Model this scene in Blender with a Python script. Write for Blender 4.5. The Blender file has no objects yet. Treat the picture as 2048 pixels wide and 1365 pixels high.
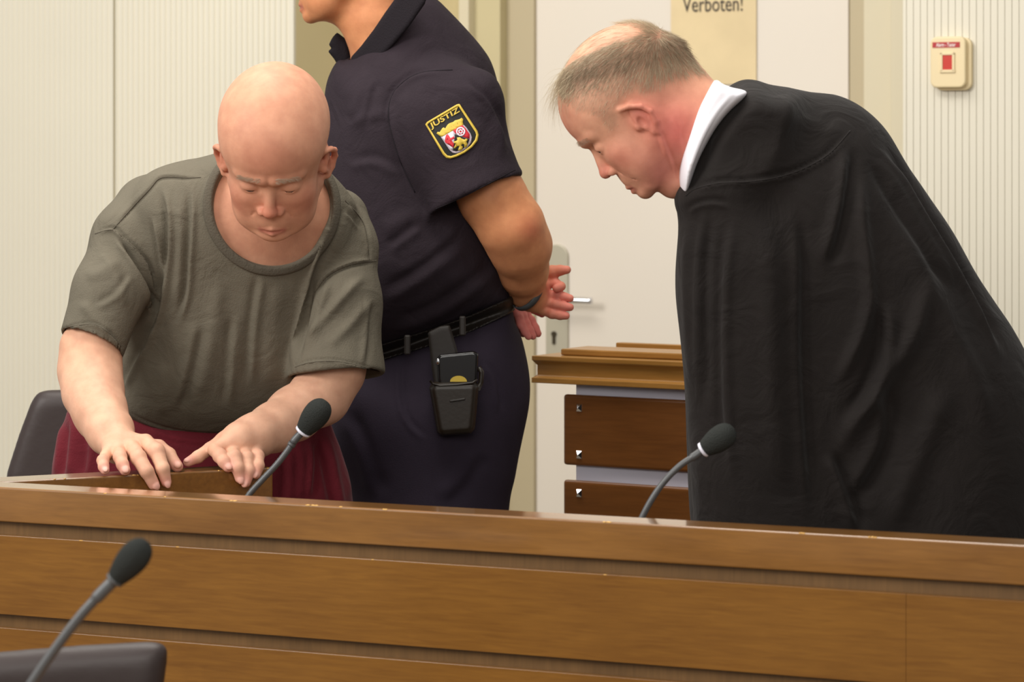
import bpy, bmesh, math, random
import numpy as np
from mathutils import Vector, Matrix
from mathutils.bvhtree import BVHTree

S = bpy.context.scene
COL = S.collection
F = 6000.0            # focal length in pixels of the 2048 px wide frame
CX, HY, HC = 1024.0, 300.0, 1.45   # principal column, horizon row, camera height


def P(px, py, d):
    """point of the room seen at picture position px, py and d metres away"""
    return np.array([(px - CX) / F * d, d, HC - (py - HY) / F * d])


# ---------------------------------------------------------------- camera, light, exposure
cam_data = bpy.data.cameras.new('camera')
cam = bpy.data.objects.new('camera', cam_data)
COL.objects.link(cam)
cam.location = (0, 0, HC)
cam.rotation_euler = (math.pi / 2, 0, 0)
cam_data.sensor_width = 36
cam_data.lens = F * 36 / 2048
cam_data.shift_y = -(682.5 - HY) / 2048
cam_data.clip_end = 60
cam_data.dof.use_dof = True
cam_data.dof.focus_distance = 5.35
cam_data.dof.aperture_fstop = 7
S.camera = cam

world = bpy.data.worlds.new('world')
S.world = world
world.use_nodes = True
wb = world.node_tree.nodes['Background']
wb.inputs[0].default_value = (1.0, 0.965, 0.92, 1)
wb.inputs[1].default_value = 0.48

S.view_settings.view_transform = 'Standard'
S.view_settings.look = 'None'
S.view_settings.exposure = -0.1
S.view_settings.gamma = 1
S.view_settings.use_curve_mapping = False


def area(name, loc, target, sx, sy, power, col):
    l = bpy.data.lights.new(name, 'AREA')
    l.shape = 'RECTANGLE'
    l.size, l.size_y, l.energy, l.color = sx, sy, power, col
    o = bpy.data.objects.new(name, l)
    o.location = loc
    v = Vector(target) - Vector(loc)
    o.rotation_euler = v.to_track_quat('-Z', 'Y').to_euler()
    COL.objects.link(o)
    return o


area('window_daylight', (-3.6, 3.0, 3.3), (0.0, 5.6, 1.1), 1.8, 1.6, 150, (1.0, 0.97, 0.93))
area('ceiling_and_fill_light', (-0.6, 5.3, 3.7), (-0.3, 5.5, 0), 3.2, 1.4, 100, (1.0, 0.96, 0.89))
area('ceiling_and_fill_light', (-0.5, 0.3, 2.7), (0.3, 6.0, 0.9), 2.6, 1.4, 84, (1.0, 0.96, 0.9))  # added frontal fill from the camera side, not a fixture of the room


# ---------------------------------------------------------------- names, tags
def tag(o, label=None, cat=None, group=None, kind=None):
    if label: o['label'] = label
    if cat: o['category'] = cat
    if group: o['group'] = group
    if kind: o['kind'] = kind
    return o


def empty(name, loc=(0, 0, 0), rz=0.0):
    o = bpy.data.objects.new(name, None)
    o.empty_display_size = 0.05
    o.location = loc
    o.rotation_euler = (0, 0, rz)
    COL.objects.link(o)
    return o


def link(name, me, m=None, parent=None, smooth=True):
    o = bpy.data.objects.new(name, me)
    COL.objects.link(o)
    if m is not None:
        for k in (m if isinstance(m, (list, tuple)) else [m]):
            me.materials.append(k)
    if smooth:
        me.polygons.foreach_set('use_smooth', [True] * len(me.polygons))
    if parent is not None:
        o.parent = parent
        # world-space vertices under a placed parent
        if parent.get('_w'):
            pass
    return o


# ---------------------------------------------------------------- materials
def srgb(r, g, b):
    f = lambda c: ((c / 255 + 0.055) / 1.055) ** 2.4 if c > 10 else c / 255 / 12.92
    return (f(r), f(g), f(b), 1)


def newmat(name):
    m = bpy.data.materials.new(name)
    m.use_nodes = True
    return m, m.node_tree.nodes, m.node_tree.links, m.node_tree.nodes['Principled BSDF']


def plain(name, col, rough=0.6, metal=0.0, spec=0.5, bump=0.0, bscale=80.0, var=0.0, vscale=6.0, sheen=0.0, stretch=None, crease=0.0):
    m, N, L, B = newmat(name)
    B.inputs['Base Color'].default_value = col
    B.inputs['Roughness'].default_value = rough
    B.inputs['Metallic'].default_value = metal
    B.inputs['Specular IOR Level'].default_value = spec
    if sheen:
        B.inputs['Sheen Weight'].default_value = sheen
        B.inputs['Sheen Roughness'].default_value = 0.5
    tc = N.new('ShaderNodeTexCoord')
    src = tc.outputs['Object']
    if stretch:
        mp = N.new('ShaderNodeMapping')
        mp.inputs['Scale'].default_value = stretch
        L.new(src, mp.inputs[0])
        src = mp.outputs[0]
    if var:
        n = N.new('ShaderNodeTexNoise')
        n.inputs['Scale'].default_value = vscale
        n.inputs['Detail'].default_value = 6
        L.new(src, n.inputs['Vector'])
        r = N.new('ShaderNodeValToRGB')
        c = col
        r.color_ramp.elements[0].position = 0.3
        r.color_ramp.elements[1].position = 0.7
        r.color_ramp.elements[0].color = tuple(max(0, x * (1 - var)) for x in c[:3]) + (1,)
        r.color_ramp.elements[1].color = tuple(min(1, x * (1 + var)) for x in c[:3]) + (1,)
        L.new(n.outputs[0], r.inputs[0])
        L.new(r.outputs[0], B.inputs['Base Color'])
    if bump:
        n = N.new('ShaderNodeTexNoise')
        n.inputs['Scale'].default_value = bscale
        n.inputs['Detail'].default_value = 4
        L.new(src, n.inputs['Vector'])
        b = N.new('ShaderNodeBump')
        b.inputs['Strength'].default_value = bump
        b.inputs['Distance'].default_value = 0.002
        L.new(n.outputs[0], b.inputs['Height'])
        if crease:
            n2 = N.new('ShaderNodeTexNoise')
            n2.inputs['Scale'].default_value = 13
            n2.inputs['Detail'].default_value = 3
            n2.inputs['Distortion'].default_value = 1.2
            L.new(src, n2.inputs['Vector'])
            b2 = N.new('ShaderNodeBump')
            b2.inputs['Strength'].default_value = crease
            b2.inputs['Distance'].default_value = 0.012
            L.new(n2.outputs[0], b2.inputs['Height'])
            L.new(b.outputs[0], b2.inputs['Normal'])
            b = b2
        L.new(b.outputs[0], B.inputs['Normal'])
    return m


def wood(name, dark, light, rough=0.32, along=0, scale=1.0, figure=0.5, coat=0.0):
    m, N, L, B = newmat(name)
    tc = N.new('ShaderNodeTexCoord')
    mp = N.new('ShaderNodeMapping')
    sc = [46 * scale, 46 * scale, 46 * scale]
    sc[along] = 3.4 * scale
    mp.inputs['Scale'].default_value = sc
    L.new(tc.outputs['Object'], mp.inputs[0])
    n = N.new('ShaderNodeTexNoise'); n.inputs['Scale'].default_value = 3.2
    n.inputs['Detail'].default_value = 9; n.inputs['Roughness'].default_value = 0.62
    n.inputs['Distortion'].default_value = 0.5
    L.new(mp.outputs[0], n.inputs['Vector'])
    n2 = N.new('ShaderNodeTexNoise'); n2.inputs['Scale'].default_value = 5.0
    n2.inputs['Detail'].default_value = 3
    mp2 = N.new('ShaderNodeMapping')
    sc2 = [2.2, 2.2, 2.2]; sc2[along] = 0.8
    mp2.inputs['Scale'].default_value = sc2
    L.new(tc.outputs['Object'], mp2.inputs[0]); L.new(mp2.outputs[0], n2.inputs['Vector'])
    mx = N.new('ShaderNodeMix'); mx.data_type = 'FLOAT'
    mx.inputs[0].default_value = figure
    L.new(n.outputs[0], mx.inputs[2]); L.new(n2.outputs[0], mx.inputs[3])
    r = N.new('ShaderNodeValToRGB')
    r.color_ramp.elements[0].position = 0.33; r.color_ramp.elements[1].position = 0.66
    r.color_ramp.elements[0].color = dark; r.color_ramp.elements[1].color = light
    L.new(mx.outputs[0], r.inputs[0]); L.new(r.outputs[0], B.inputs['Base Color'])
    B.inputs['Roughness'].default_value = rough
    B.inputs['Coat Weight'].default_value = coat
    B.inputs['Coat Roughness'].default_value = 0.09
    B.inputs['Coat IOR'].default_value = 1.6
    b = N.new('ShaderNodeBump'); b.inputs['Strength'].default_value = 0.05; b.inputs['Distance'].default_value = 0.001
    L.new(n.outputs[0], b.inputs['Height']); L.new(b.outputs[0], B.inputs['Normal'])
    return m


def skinmat(name):
    m, N, L, B = newmat(name)
    a = N.new('ShaderNodeAttribute'); a.attribute_name = 'tone'
    tc = N.new('ShaderNodeTexCoord')
    n = N.new('ShaderNodeTexNoise'); n.inputs['Scale'].default_value = 38; n.inputs['Detail'].default_value = 5
    L.new(tc.outputs['Object'], n.inputs['Vector'])
    r = N.new('ShaderNodeValToRGB')
    r.color_ramp.elements[0].position = 0.3; r.color_ramp.elements[1].position = 0.7
    r.color_ramp.elements[0].color = (0.9, 0.82, 0.8, 1); r.color_ramp.elements[1].color = (1.08, 1.06, 1.04, 1)
    L.new(n.outputs[0], r.inputs[0])
    mx = N.new('ShaderNodeMix'); mx.data_type = 'RGBA'; mx.blend_type = 'MULTIPLY'; mx.inputs[0].default_value = 1
    L.new(a.outputs['Color'], mx.inputs[6]); L.new(r.outputs[0], mx.inputs[7])
    L.new(mx.outputs[2], B.inputs['Base Color'])
    B.inputs['Roughness'].default_value = 0.56
    B.inputs['Specular IOR Level'].default_value = 0.28
    B.inputs['Subsurface Weight'].default_value = 0.12
    B.inputs['Subsurface Radius'].default_value = (0.012, 0.005, 0.003)
    B.inputs['Subsurface Scale'].default_value = 0.5
    n3 = N.new('ShaderNodeTexNoise'); n3.inputs['Scale'].default_value = 260; n3.inputs['Detail'].default_value = 3
    L.new(tc.outputs['Object'], n3.inputs['Vector'])
    b = N.new('ShaderNodeBump'); b.inputs['Strength'].default_value = 0.25; b.inputs['Distance'].default_value = 0.001
    L.new(n3.outputs[0], b.inputs['Height']); L.new(b.outputs[0], B.inputs['Normal'])
    return m


M = {
    'skin': skinmat('skin'),
    'wall': plain('cream_ribbed_panel', srgb(223, 217, 199), 0.55, var=0.02, vscale=2),
    'wallplain': plain('beige_wall_paint', srgb(212, 197, 152), 0.7, var=0.03, vscale=3, bump=0.1),
    'reveal': plain('olive_beige_paint', srgb(202, 190, 150), 0.7, var=0.02),
    'door': plain('door_paint', srgb(231, 222, 209), 0.45, var=0.012, vscale=1.5),
    'frame': plain('door_frame_paint', srgb(190, 176, 144), 0.5),
    'frame2': plain('door_frame_light_paint', srgb(216, 206, 178), 0.5),
    'floor': plain('floor_linoleum', srgb(120, 110, 95), 0.5, var=0.1),
    'paper': plain('yellowed_paper', srgb(230, 209, 166), 0.7, var=0.05, vscale=9, bump=0.3, bscale=12),
    'ink': plain('black_ink', srgb(52, 44, 40), 0.6),
    'steel': plain('brushed_steel', srgb(190, 190, 188), 0.3, metal=0.85),
    'plate': plain('matt_steel_plate', srgb(190, 184, 165), 0.42, metal=0.35),
    'chrome': plain('chrome', (0.85, 0.86, 0.9, 1), 0.12, metal=1.0),
    'keyhole': plain('keyhole_dark', srgb(60, 50, 30), 0.5, metal=0.3),
    'greypanel': plain('grey_lacquered_panel', srgb(222, 220, 234), 0.5),
    'alarm': plain('cream_plastic', srgb(230, 211, 168), 0.4),
    'alarmred': plain('red_plastic', srgb(196, 48, 30), 0.3),
    'labelred': plain('red_label', srgb(176, 40, 44), 0.5),
    'white': plain('white_lettering', srgb(245, 240, 235), 0.5),
    'deskwood': wood('bench_veneer', srgb(111, 71, 24), srgb(135, 91, 34), 0.3, figure=0.35),
    'railwood': wood('rail_solid_wood', srgb(112, 72, 26), srgb(150, 103, 46), 0.3, figure=0.6, coat=1.0),
    'sidewood_shaded': wood('side_rail_wood_shaded', srgb(98, 62, 22), srgb(134, 90, 38), 0.3, figure=0.6, coat=1.0),  # darker copy of the rail wood: shadow on the inner face put into its colour
    'recesswood': wood('recess_veneer', srgb(92, 66, 34), srgb(118, 86, 48), 0.45, along=2),
    'topwood': wood('stand_light_wood', srgb(138, 96, 40), srgb(168, 120, 58), 0.33),
    'plankwood': wood('stand_dark_plank', srgb(98, 58, 24), srgb(124, 76, 34), 0.34),
    'chip': plain('bare_chipped_wood', srgb(214, 168, 96), 0.7, bump=0.5),
    'tshirt': plain('faded_grey_cotton', srgb(107, 101, 88), 0.92, var=0.08, vscale=9, bump=0.5, bscale=420, spec=0.1, crease=0.5),
    'tseam': plain('grey_cotton_rib', srgb(94, 88, 77), 0.95, bump=0.6, bscale=300, spec=0.1),
    'shorts': plain('maroon_fleece', srgb(103, 33, 42), 0.9, var=0.12, vscale=14, bump=0.4, bscale=300, spec=0.1, sheen=0.1, crease=0.4),
    'navy': plain('navy_pique', srgb(47, 39, 45), 0.85, var=0.08, vscale=20, bump=0.4, bscale=380, spec=0.15, crease=0.4),
    'navyribs': plain('navy_rib_collar', srgb(38, 34, 38), 0.9, bump=0.5, bscale=300, spec=0.1),
    'trouser': plain('navy_trouser_cloth', srgb(46, 39, 50), 0.85, var=0.08, vscale=16, bump=0.3, bscale=400, spec=0.15),
    'belt': plain('black_belt_leather', srgb(30, 23, 17), 0.55, bump=0.1, bscale=120),
    'leather': plain('black_pouch_leather', srgb(32, 23, 13), 0.42, bump=0.08, bscale=140),
    'phone': plain('phone_black_case', srgb(22, 20, 20), 0.15),
    'gold': plain('gold_thread', srgb(206, 176, 62), 0.55),
    'patchblack': plain('patch_black', srgb(26, 26, 24), 0.8),
    'silver': plain('silver_thread', srgb(196, 182, 192), 0.5),
    'patchwhite': plain('white_thread', srgb(226, 222, 232), 0.6),
    'patchred': plain('red_thread', srgb(206, 38, 52), 0.6),
    'robe': plain('black_robe_wool', srgb(27, 22, 20), 0.8, var=0.1, vscale=12, bump=0.25, bscale=500, spec=0.2, sheen=0.06, crease=0.5),
    'collar': plain('white_shirt_cotton', srgb(240, 238, 245), 0.7, bump=0.1, bscale=300),
    'foam': plain('mic_foam', srgb(50, 52, 50), 0.95, bump=1.0, bscale=500, spec=0.1),
    'neck': plain('mic_grey_metal', srgb(84, 85, 86), 0.42, metal=0.2),
    'micring': plain('mic_white_ring', srgb(222, 220, 232), 0.35),
    'chair': plain('brown_black_leather', srgb(53, 42, 40), 0.5, bump=0.2, bscale=60),
    'chairmetal': plain('chair_dark_metal', srgb(40, 40, 42), 0.4, metal=0.7),
    'band': plain('watch_grey_strap', srgb(78, 82, 84), 0.5),
    'eye': plain('eyeball', srgb(96, 76, 66), 0.25),
    'hairgrey': plain('greying_hair', srgb(182, 164, 134), 0.6),
    'hairlight': plain('light_brow_hair', srgb(190, 172, 150), 0.6),
    'lash': plain('dark_lash', srgb(90, 66, 52), 0.6),
}


# ---------------------------------------------------------------- hard-surface helpers
def mesh_from(name, V, Fc):
    me = bpy.data.meshes.new(name)
    me.from_pydata([tuple(map(float, v)) for v in V], [], [tuple(map(int, f)) for f in Fc])
    me.update()
    return me


def bm_obj(name, bm, m, parent=None, smooth=False, bevel=0.0, seg=2):
    me = bpy.data.meshes.new(name)
    if bevel:
        bmesh.ops.bevel(bm, geom=list(bm.edges), offset=bevel, segments=seg, profile=0.5, affect='EDGES', clamp_overlap=True)
    bmesh.ops.recalc_face_normals(bm, faces=bm.faces)
    bm.to_mesh(me)
    bm.free()
    o = link(name, me, m, parent, smooth)
    return o


def add_box(bm, x0, x1, y0, y1, z0, z1):
    r = bmesh.ops.create_cube(bm, size=1)
    for v in r['verts']:
        v.co = Vector((x0 + (v.co.x + .5) * (x1 - x0), y0 + (v.co.y + .5) * (y1 - y0), z0 + (v.co.z + .5) * (z1 - z0)))
    return r['verts']


def box(name, m, x0, x1, y0, y1, z0, z1, parent=None, bevel=0.002, seg=2):
    bm = bmesh.new()
    add_box(bm, x0, x1, y0, y1, z0, z1)
    return bm_obj(name, bm, m, parent, False, bevel, seg)


def extrude_profile(name, m, prof, z0, z1, parent=None):
    """polyline prof [(x,y)] in plan extruded in height (closed profile)"""
    bm = bmesh.new()
    a = [bm.verts.new((x, y, z0)) for x, y in prof]
    b = [bm.verts.new((x, y, z1)) for x, y in prof]
    n = len(prof)
    for i in range(n):
        bm.faces.new((a[i], a[(i + 1) % n], b[(i + 1) % n], b[i]))
    bm.faces.new(a); bm.faces.new(b)
    return bm_obj(name, bm, m, parent)


def tube(name, m, pts, rad, parent=None, sides=14, cap=True):
    pts = [Vector(p) for p in pts]
    if not isinstance(rad, (list, tuple)): rad = [rad] * len(pts)
    V, Fc = [], []
    up = Vector((0, 1, 0.01))
    for i, p in enumerate(pts):
        t = (pts[min(i + 1, len(pts) - 1)] - pts[max(i - 1, 0)]).normalized()
        a = t.cross(up).normalized(); b = t.cross(a).normalized()
        for k in range(sides):
            an = 2 * math.pi * k / sides
            V.append(p + (a * math.cos(an) + b * math.sin(an)) * rad[i])
    for i in range(len(pts) - 1):
        for k in range(sides):
            k2 = (k + 1) % sides
            Fc.append((i * sides + k, i * sides + k2, (i + 1) * sides + k2, (i + 1) * sides + k))
    if cap:
        Fc.append(tuple(range(sides))); Fc.append(tuple((len(pts) - 1) * sides + k for k in range(sides)))
    me = mesh_from(name, V, Fc)
    return link(name, me, m, parent)


def crom(pts, n=8, closed=False):
    pts = [np.array(p, float) for p in pts]
    out = []
    N_ = len(pts)
    rng = range(N_ if closed else N_ - 1)
    for i in rng:
        if closed:
            p0, p1, p2, p3 = pts[(i - 1) % N_], pts[i], pts[(i + 1) % N_], pts[(i + 2) % N_]
        else:
            p0, p1, p2, p3 = pts[max(i - 1, 0)], pts[i], pts[i + 1], pts[min(i + 2, N_ - 1)]
        for k in range(n):
            t = k / n
            out.append(.5 * (2 * p1 + (p2 - p0) * t + (2 * p0 - 5 * p1 + 4 * p2 - p3) * t * t + (3 * p1 - p0 - 3 * p2 + p3) * t ** 3))
    if not closed: out.append(pts[-1])
    return out


# ---------------------------------------------------------------- implicit-surface toolkit
def smin(a, b, k):
    h = np.clip(0.5 + 0.5 * (b - a) / k, 0, 1)
    return b + (a - b) * h - k * h * (1 - h)


def smax(a, b, k):
    return -smin(-a, -b, k)


def rc(p, a, b, ra, rb):
    """tapered capsule"""
    a = np.asarray(a, float); b = np.asarray(b, float)
    ab = b - a
    t = np.clip(((p - a) @ ab) / max(ab @ ab, 1e-12), 0, 1)
    return np.linalg.norm(p - a - t[:, None] * ab, axis=1) - (ra + (rb - ra) * t)


def chain(p, pts, rad, k=0.01):
    f = None
    for i in range(len(pts) - 1):
        g = rc(p, pts[i], pts[i + 1], rad[i], rad[i + 1])
        f = g if f is None else smin(f, g, k)
    return f


def ell(p, c, r, R=None):
    q = p - np.asarray(c, float)
    if R is not None: q = q @ R
    r = np.asarray(r, float)
    k0 = np.linalg.norm(q / r, axis=1)
    k1 = np.linalg.norm(q / (r * r), axis=1)
    return k0 * (k0 - 1) / np.maximum(k1, 1e-9)


class Inflate:
    """rounded cloth or flesh volume: outline traced in the picture plane at its own distance, real thickness"""
    def __init__(self, poly, d0, T, R, ref=(548, 400), kx=0.0, kz=0.0, h=0.006, blur=3, spline=True, n=5):
        pl = crom(poly, n, True) if spline else [np.array(q, float) for q in poly]
        x0, _, z0 = P(ref[0], ref[1], d0)
        self.d0, self.x0, self.z0, self.kx, self.kz, self.T, self.R = d0, x0, z0, kx, kz, T, R
        W = []
        for q in pl:
            d = d0
            for _ in range(4):
                w = P(q[0], q[1], d); d = d0 + kx * (w[0] - x0) + kz * (w[2] - z0)
            W.append((w[0], w[2]))
        W = np.array(W)
        self.lo = W.min(0) - 0.12; hi = W.max(0) + 0.12
        n0 = np.ceil((hi - self.lo) / h).astype(int) + 1
        self.h, self.n = h, n0
        gx, gz = np.meshgrid(np.arange(n0[0]), np.arange(n0[1]), indexing='ij')
        X = self.lo[0] + gx * h; Z = self.lo[1] + gz * h
        D = np.full(X.shape, 1e9); ins = np.zeros(X.shape, bool)
        for i in range(len(W)):
            a, b = W[i], W[(i + 1) % len(W)]
            e = b - a
            t = np.clip(((X - a[0]) * e[0] + (Z - a[1]) * e[1]) / max(e @ e, 1e-12), 0, 1)
            D = np.minimum(D, (X - a[0] - t * e[0]) ** 2 + (Z - a[1] - t * e[1]) ** 2)
            c = ((a[1] > Z) != (b[1] > Z))
            with np.errstate(divide='ignore', invalid='ignore'):
                xi = a[0] + (Z - a[1]) / (b[1] - a[1] if b[1] != a[1] else 1e-9) * e[0]
            ins ^= c & (X < xi)
        D = np.sqrt(D); D[~ins] *= -1          # positive inside
        self.raw = D.copy()
        B = D.copy()
        for _ in range(blur):
            for ax in (0, 1):
                s = sum(np.roll(B, k, ax) for k in (-2, -1, 0, 1, 2)) / 5
                B = s
        w = np.clip(D / 0.03, 0, 1)            # keep the outline exact, soften the medial ridge
        self.D = D * (1 - w) + B * w

    def at(self, p):
        u = np.clip((p[:, 0] - self.lo[0]) / self.h, 0, self.n[0] - 1.001)
        v = np.clip((p[:, 2] - self.lo[1]) / self.h, 0, self.n[1] - 1.001)
        i = u.astype(int); j = v.astype(int); fu = u - i; fv = v - j
        D = self.D
        return (D[i, j] * (1 - fu) + D[i + 1, j] * fu) * (1 - fv) + (D[i, j + 1] * (1 - fu) + D[i + 1, j + 1] * fu) * fv

    def yc(self, p):
        return self.d0 + self.kx * (p[:, 0] - self.x0) + self.kz * (p[:, 2] - self.z0)

    def __call__(self, p):
        D = self.at(p)
        q = np.maximum(0, 1 - D / self.R)
        g = np.sqrt(q * q + ((p[:, 1] - self.yc(p)) / self.T) ** 2)
        return (g - 1) * min(self.R, self.T)


def mesh_sdf(f, lo, hi, h, B=8):
    lo = np.asarray(lo, float); hi = np.asarray(hi, float)
    nb = np.maximum(1, np.ceil((hi - lo) / (B * h)).astype(int))
    idx = np.stack(np.meshgrid(*[np.arange(k) for k in nb], indexing='ij'), -1).reshape(-1, 3)
    cen = lo + (idx + 0.5) * B * h
    fc = f(cen)
    act = np.abs(fc) < B * h * 0.87 * 1.55 + h
    n = nb * B
    Fd = np.repeat(np.repeat(np.repeat(np.where(fc.reshape(nb) < 0, -1.0, 1.0).astype(np.float32), B, 0), B, 1), B, 2)
    o = np.stack(np.meshgrid(*[np.arange(B)] * 3, indexing='ij'), -1).reshape(-1, 3)
    A = idx[act]
    Fb = Fd.reshape(nb[0], B, nb[1], B, nb[2], B)
    CH = 400
    for s in range(0, len(A), CH):
        a = A[s:s + CH]
        g = (a[:, None, :] * B + o[None])
        val = f(lo + g.reshape(-1, 3) * h).astype(np.float32).reshape(len(a), B, B, B)
        Fb[a[:, 0], :, a[:, 1], :, a[:, 2], :] = val
    G = Fd.reshape(n)
    G = np.pad(G, 1, constant_values=1.0)
    lo2 = lo - h
    s = G < 0
    c = np.zeros(tuple(np.array(G.shape) - 1), np.uint8)
    for dx in (0, 1):
        for dy in (0, 1):
            for dz in (0, 1):
                c += s[dx:G.shape[0] - 1 + dx, dy:G.shape[1] - 1 + dy, dz:G.shape[2] - 1 + dz]
    ci = np.argwhere((c > 0) & (c < 8))
    if len(ci) == 0:
        return np.zeros((0, 3)), np.zeros((0, 4), int)
    vid = np.full(c.shape, -1, np.int32)
    vid[ci[:, 0], ci[:, 1], ci[:, 2]] = np.arange(len(ci))
    acc = np.zeros((len(ci), 3)); cnt = np.zeros(len(ci))
    cor = [(a, b, d) for a in (0, 1) for b in (0, 1) for d in (0, 1)]
    for a in cor:
        for ax in range(3):
            if a[ax] == 0:
                b = list(a); b[ax] = 1
                va = G[ci[:, 0] + a[0], ci[:, 1] + a[1], ci[:, 2] + a[2]]
                vb = G[ci[:, 0] + b[0], ci[:, 1] + b[1], ci[:, 2] + b[2]]
                m = (va < 0) != (vb < 0)
                t = np.where(m, va / np.where(m, va - vb, 1), 0)
                pt = np.array(a, float)[None].repeat(len(ci), 0)
                pt[:, ax] += t
                acc[m] += pt[m]; cnt[m] += 1
    V = lo2 + (ci + acc / cnt[:, None]) * h
    Q = []
    for ax in range(3):
        u, v = (ax + 1) % 3, (ax + 2) % 3
        sl0 = [slice(None)] * 3; sl1 = [slice(None)] * 3
        sl0[ax] = slice(0, -1); sl1[ax] = slice(1, None)
        s0, s1 = s[tuple(sl0)], s[tuple(sl1)]
        e = np.argwhere(s0 != s1)
        ok = (e[:, u] > 0) & (e[:, v] > 0) & (e[:, u] < c.shape[u]) & (e[:, v] < c.shape[v])
        e = e[ok]
        du = np.zeros(3, int); du[u] = 1
        dv = np.zeros(3, int); dv[v] = 1
        g = lambda k: vid[k[:, 0], k[:, 1], k[:, 2]]
        q = np.stack([g(e - du - dv), g(e - dv), g(e), g(e - du)], 1)
        fl = s0[e[:, 0], e[:, 1], e[:, 2]]
        q[~fl] = q[~fl][:, ::-1]
        Q.append(q)
    Q = np.concatenate(Q)
    Q = Q[(Q >= 0).all(1)]
    return V, Q


def vnormals(V, Q):
    n = np.cross(V[Q[:, 2]] - V[Q[:, 0]], V[Q[:, 3]] - V[Q[:, 1]])
    N = np.zeros_like(V)
    for k in range(4): np.add.at(N, Q[:, k], n)
    return N / np.maximum(np.linalg.norm(N, axis=1), 1e-12)[:, None]


def relax(V, Q, it=2, lam=0.5):
    n = len(V)
    for _ in range(it):
        A = np.zeros_like(V); c = np.zeros(n)
        for a, b in ((0, 1), (1, 2), (2, 3), (3, 0)):
            np.add.at(A, Q[:, a], V[Q[:, b]]); np.add.at(c, Q[:, a], 1)
            np.add.at(A, Q[:, b], V[Q[:, a]]); np.add.at(c, Q[:, b], 1)
        V = V + lam * (A / np.maximum(c, 1)[:, None] - V)
    return V


def to_px(V):
    d = V[:, 1]
    return np.stack([CX + V[:, 0] / d * F, HY + (HC - V[:, 2]) / d * F], 1)


def folds(V, Q, lst, box_=None):
    """cloth folds: ('r'|'s', [(px,py)...], width px, height m) pressed into the cloth along its normals"""
    N = vnormals(V, Q)
    front = np.clip((-N[:, 1] + 0.15) / 0.5, 0, 1)
    uv = to_px(V)
    D = np.zeros(len(V))
    for kind, pts, w, amp in lst:
        pl = np.array(crom(pts, 6)) if len(pts) > 2 else np.array(pts, float)
        lo = pl.min(0) - 4 * w; hi = pl.max(0) + 4 * w
        m = (uv > lo).all(1) & (uv < hi).all(1) & (front > 0)
        q = uv[m]
        if not len(q): continue
        best = np.full(len(q), 1e9); sg = np.zeros(len(q)); tt = np.zeros(len(q))
        L = np.r_[0, np.cumsum(np.linalg.norm(np.diff(pl, axis=0), axis=1))]
        for i in range(len(pl) - 1):
            a, e = pl[i], pl[i + 1] - pl[i]
            t = np.clip(((q - a) @ e) / max(e @ e, 1e-9), 0, 1)
            r = q - a - t[:, None] * e
            dd = np.linalg.norm(r, axis=1)
            k = dd < best
            best[k] = dd[k]
            sg[k] = np.sign(e[0] * r[k, 1] - e[1] * r[k, 0])
            tt[k] = (L[i] + t[k] * np.linalg.norm(e)) / L[-1]
        env = np.clip(np.minimum(tt, 1 - tt) / 0.22, 0, 1)
        env = env * env * (3 - 2 * env)
        x = best / w
        if kind == 'r': g = np.exp(-x * x)
        else: g = 1.65 * sg * x * np.exp(-x * x * 0.7)
        D[m] += amp * g * env
    return V + N * (D * front)[:, None]


def noise3(p, seed=0, waves=14, f0=1.0, f1=3.0):
    r = np.random.RandomState(seed)
    o = np.zeros(len(p))
    for _ in range(waves):
        k = r.normal(size=3); k /= np.linalg.norm(k)
        fr = f0 + (f1 - f0) * r.rand()
        o += np.sin(p @ k * fr * 2 * math.pi + r.rand() * 6.28) / waves ** .5
    return o


def wobble(V, Q, amp, f0, f1, seed=1, sc=(1, 1, 1)):
    N = vnormals(V, Q)
    return V + N * (amp * noise3(V * np.array(sc), seed, 16, f0, f1))[:, None]


def fastmesh(name, V, Q, tone=None):
    me = bpy.data.meshes.new(name)
    me.vertices.add(len(V)); me.vertices.foreach_set('co', np.asarray(V, np.float32).ravel())
    me.loops.add(len(Q) * 4); me.loops.foreach_set('vertex_index', np.asarray(Q, np.int32).ravel())
    me.polygons.add(len(Q))
    me.polygons.foreach_set('loop_start', np.arange(0, len(Q) * 4, 4, dtype=np.int32))
    me.polygons.foreach_set('loop_total', np.full(len(Q), 4, np.int32))
    me.update(calc_edges=True)
    me.validate()
    if tone is not None:
        a = me.color_attributes.new('tone', 'FLOAT_COLOR', 'POINT')
        c = np.ones((len(V), 4), np.float32); c[:, :3] = tone
        a.data.foreach_set('color', c.ravel())
    return me


def cat(parts):
    Vs, Qs, n = [], [], 0
    for V, Q in parts:
        Vs.append(V); Qs.append(Q + n); n += len(V)
    return np.concatenate(Vs), np.concatenate(Qs)


def bounds(pts, pad):
    a = np.array(pts)
    return a.min(0) - pad, a.max(0) + pad


def hairmat():
    m, N, L, B = newmat('mixed_grey_hair')
    t = N.new('ShaderNodeAttribute'); t.attribute_name = 'tone'
    L.new(t.outputs['Color'], B.inputs['Base Color'])
    B.inputs['Roughness'].default_value = 0.55
    return m


M['hairtone'] = hairmat()

# ================================================================ THE ROOM
TH = math.atan2(0.422, 0.906)
ct, st = math.cos(TH), math.sin(TH)


def SX(px, m):
    """distance along the wall direction of the spot seen at column px on the wall plane m"""
    x = (px - CX) / F
    return m * (x * ct - st) / (ct + st * x)


def ZZ(px, py, m):
    s = SX(px, m)
    Y = -st * s + ct * m
    return HC - (py - HY) / F * Y


def in_wall(o, parent=None):
    if parent is None: o.rotation_euler = (0, 0, -TH)
    return o


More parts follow.
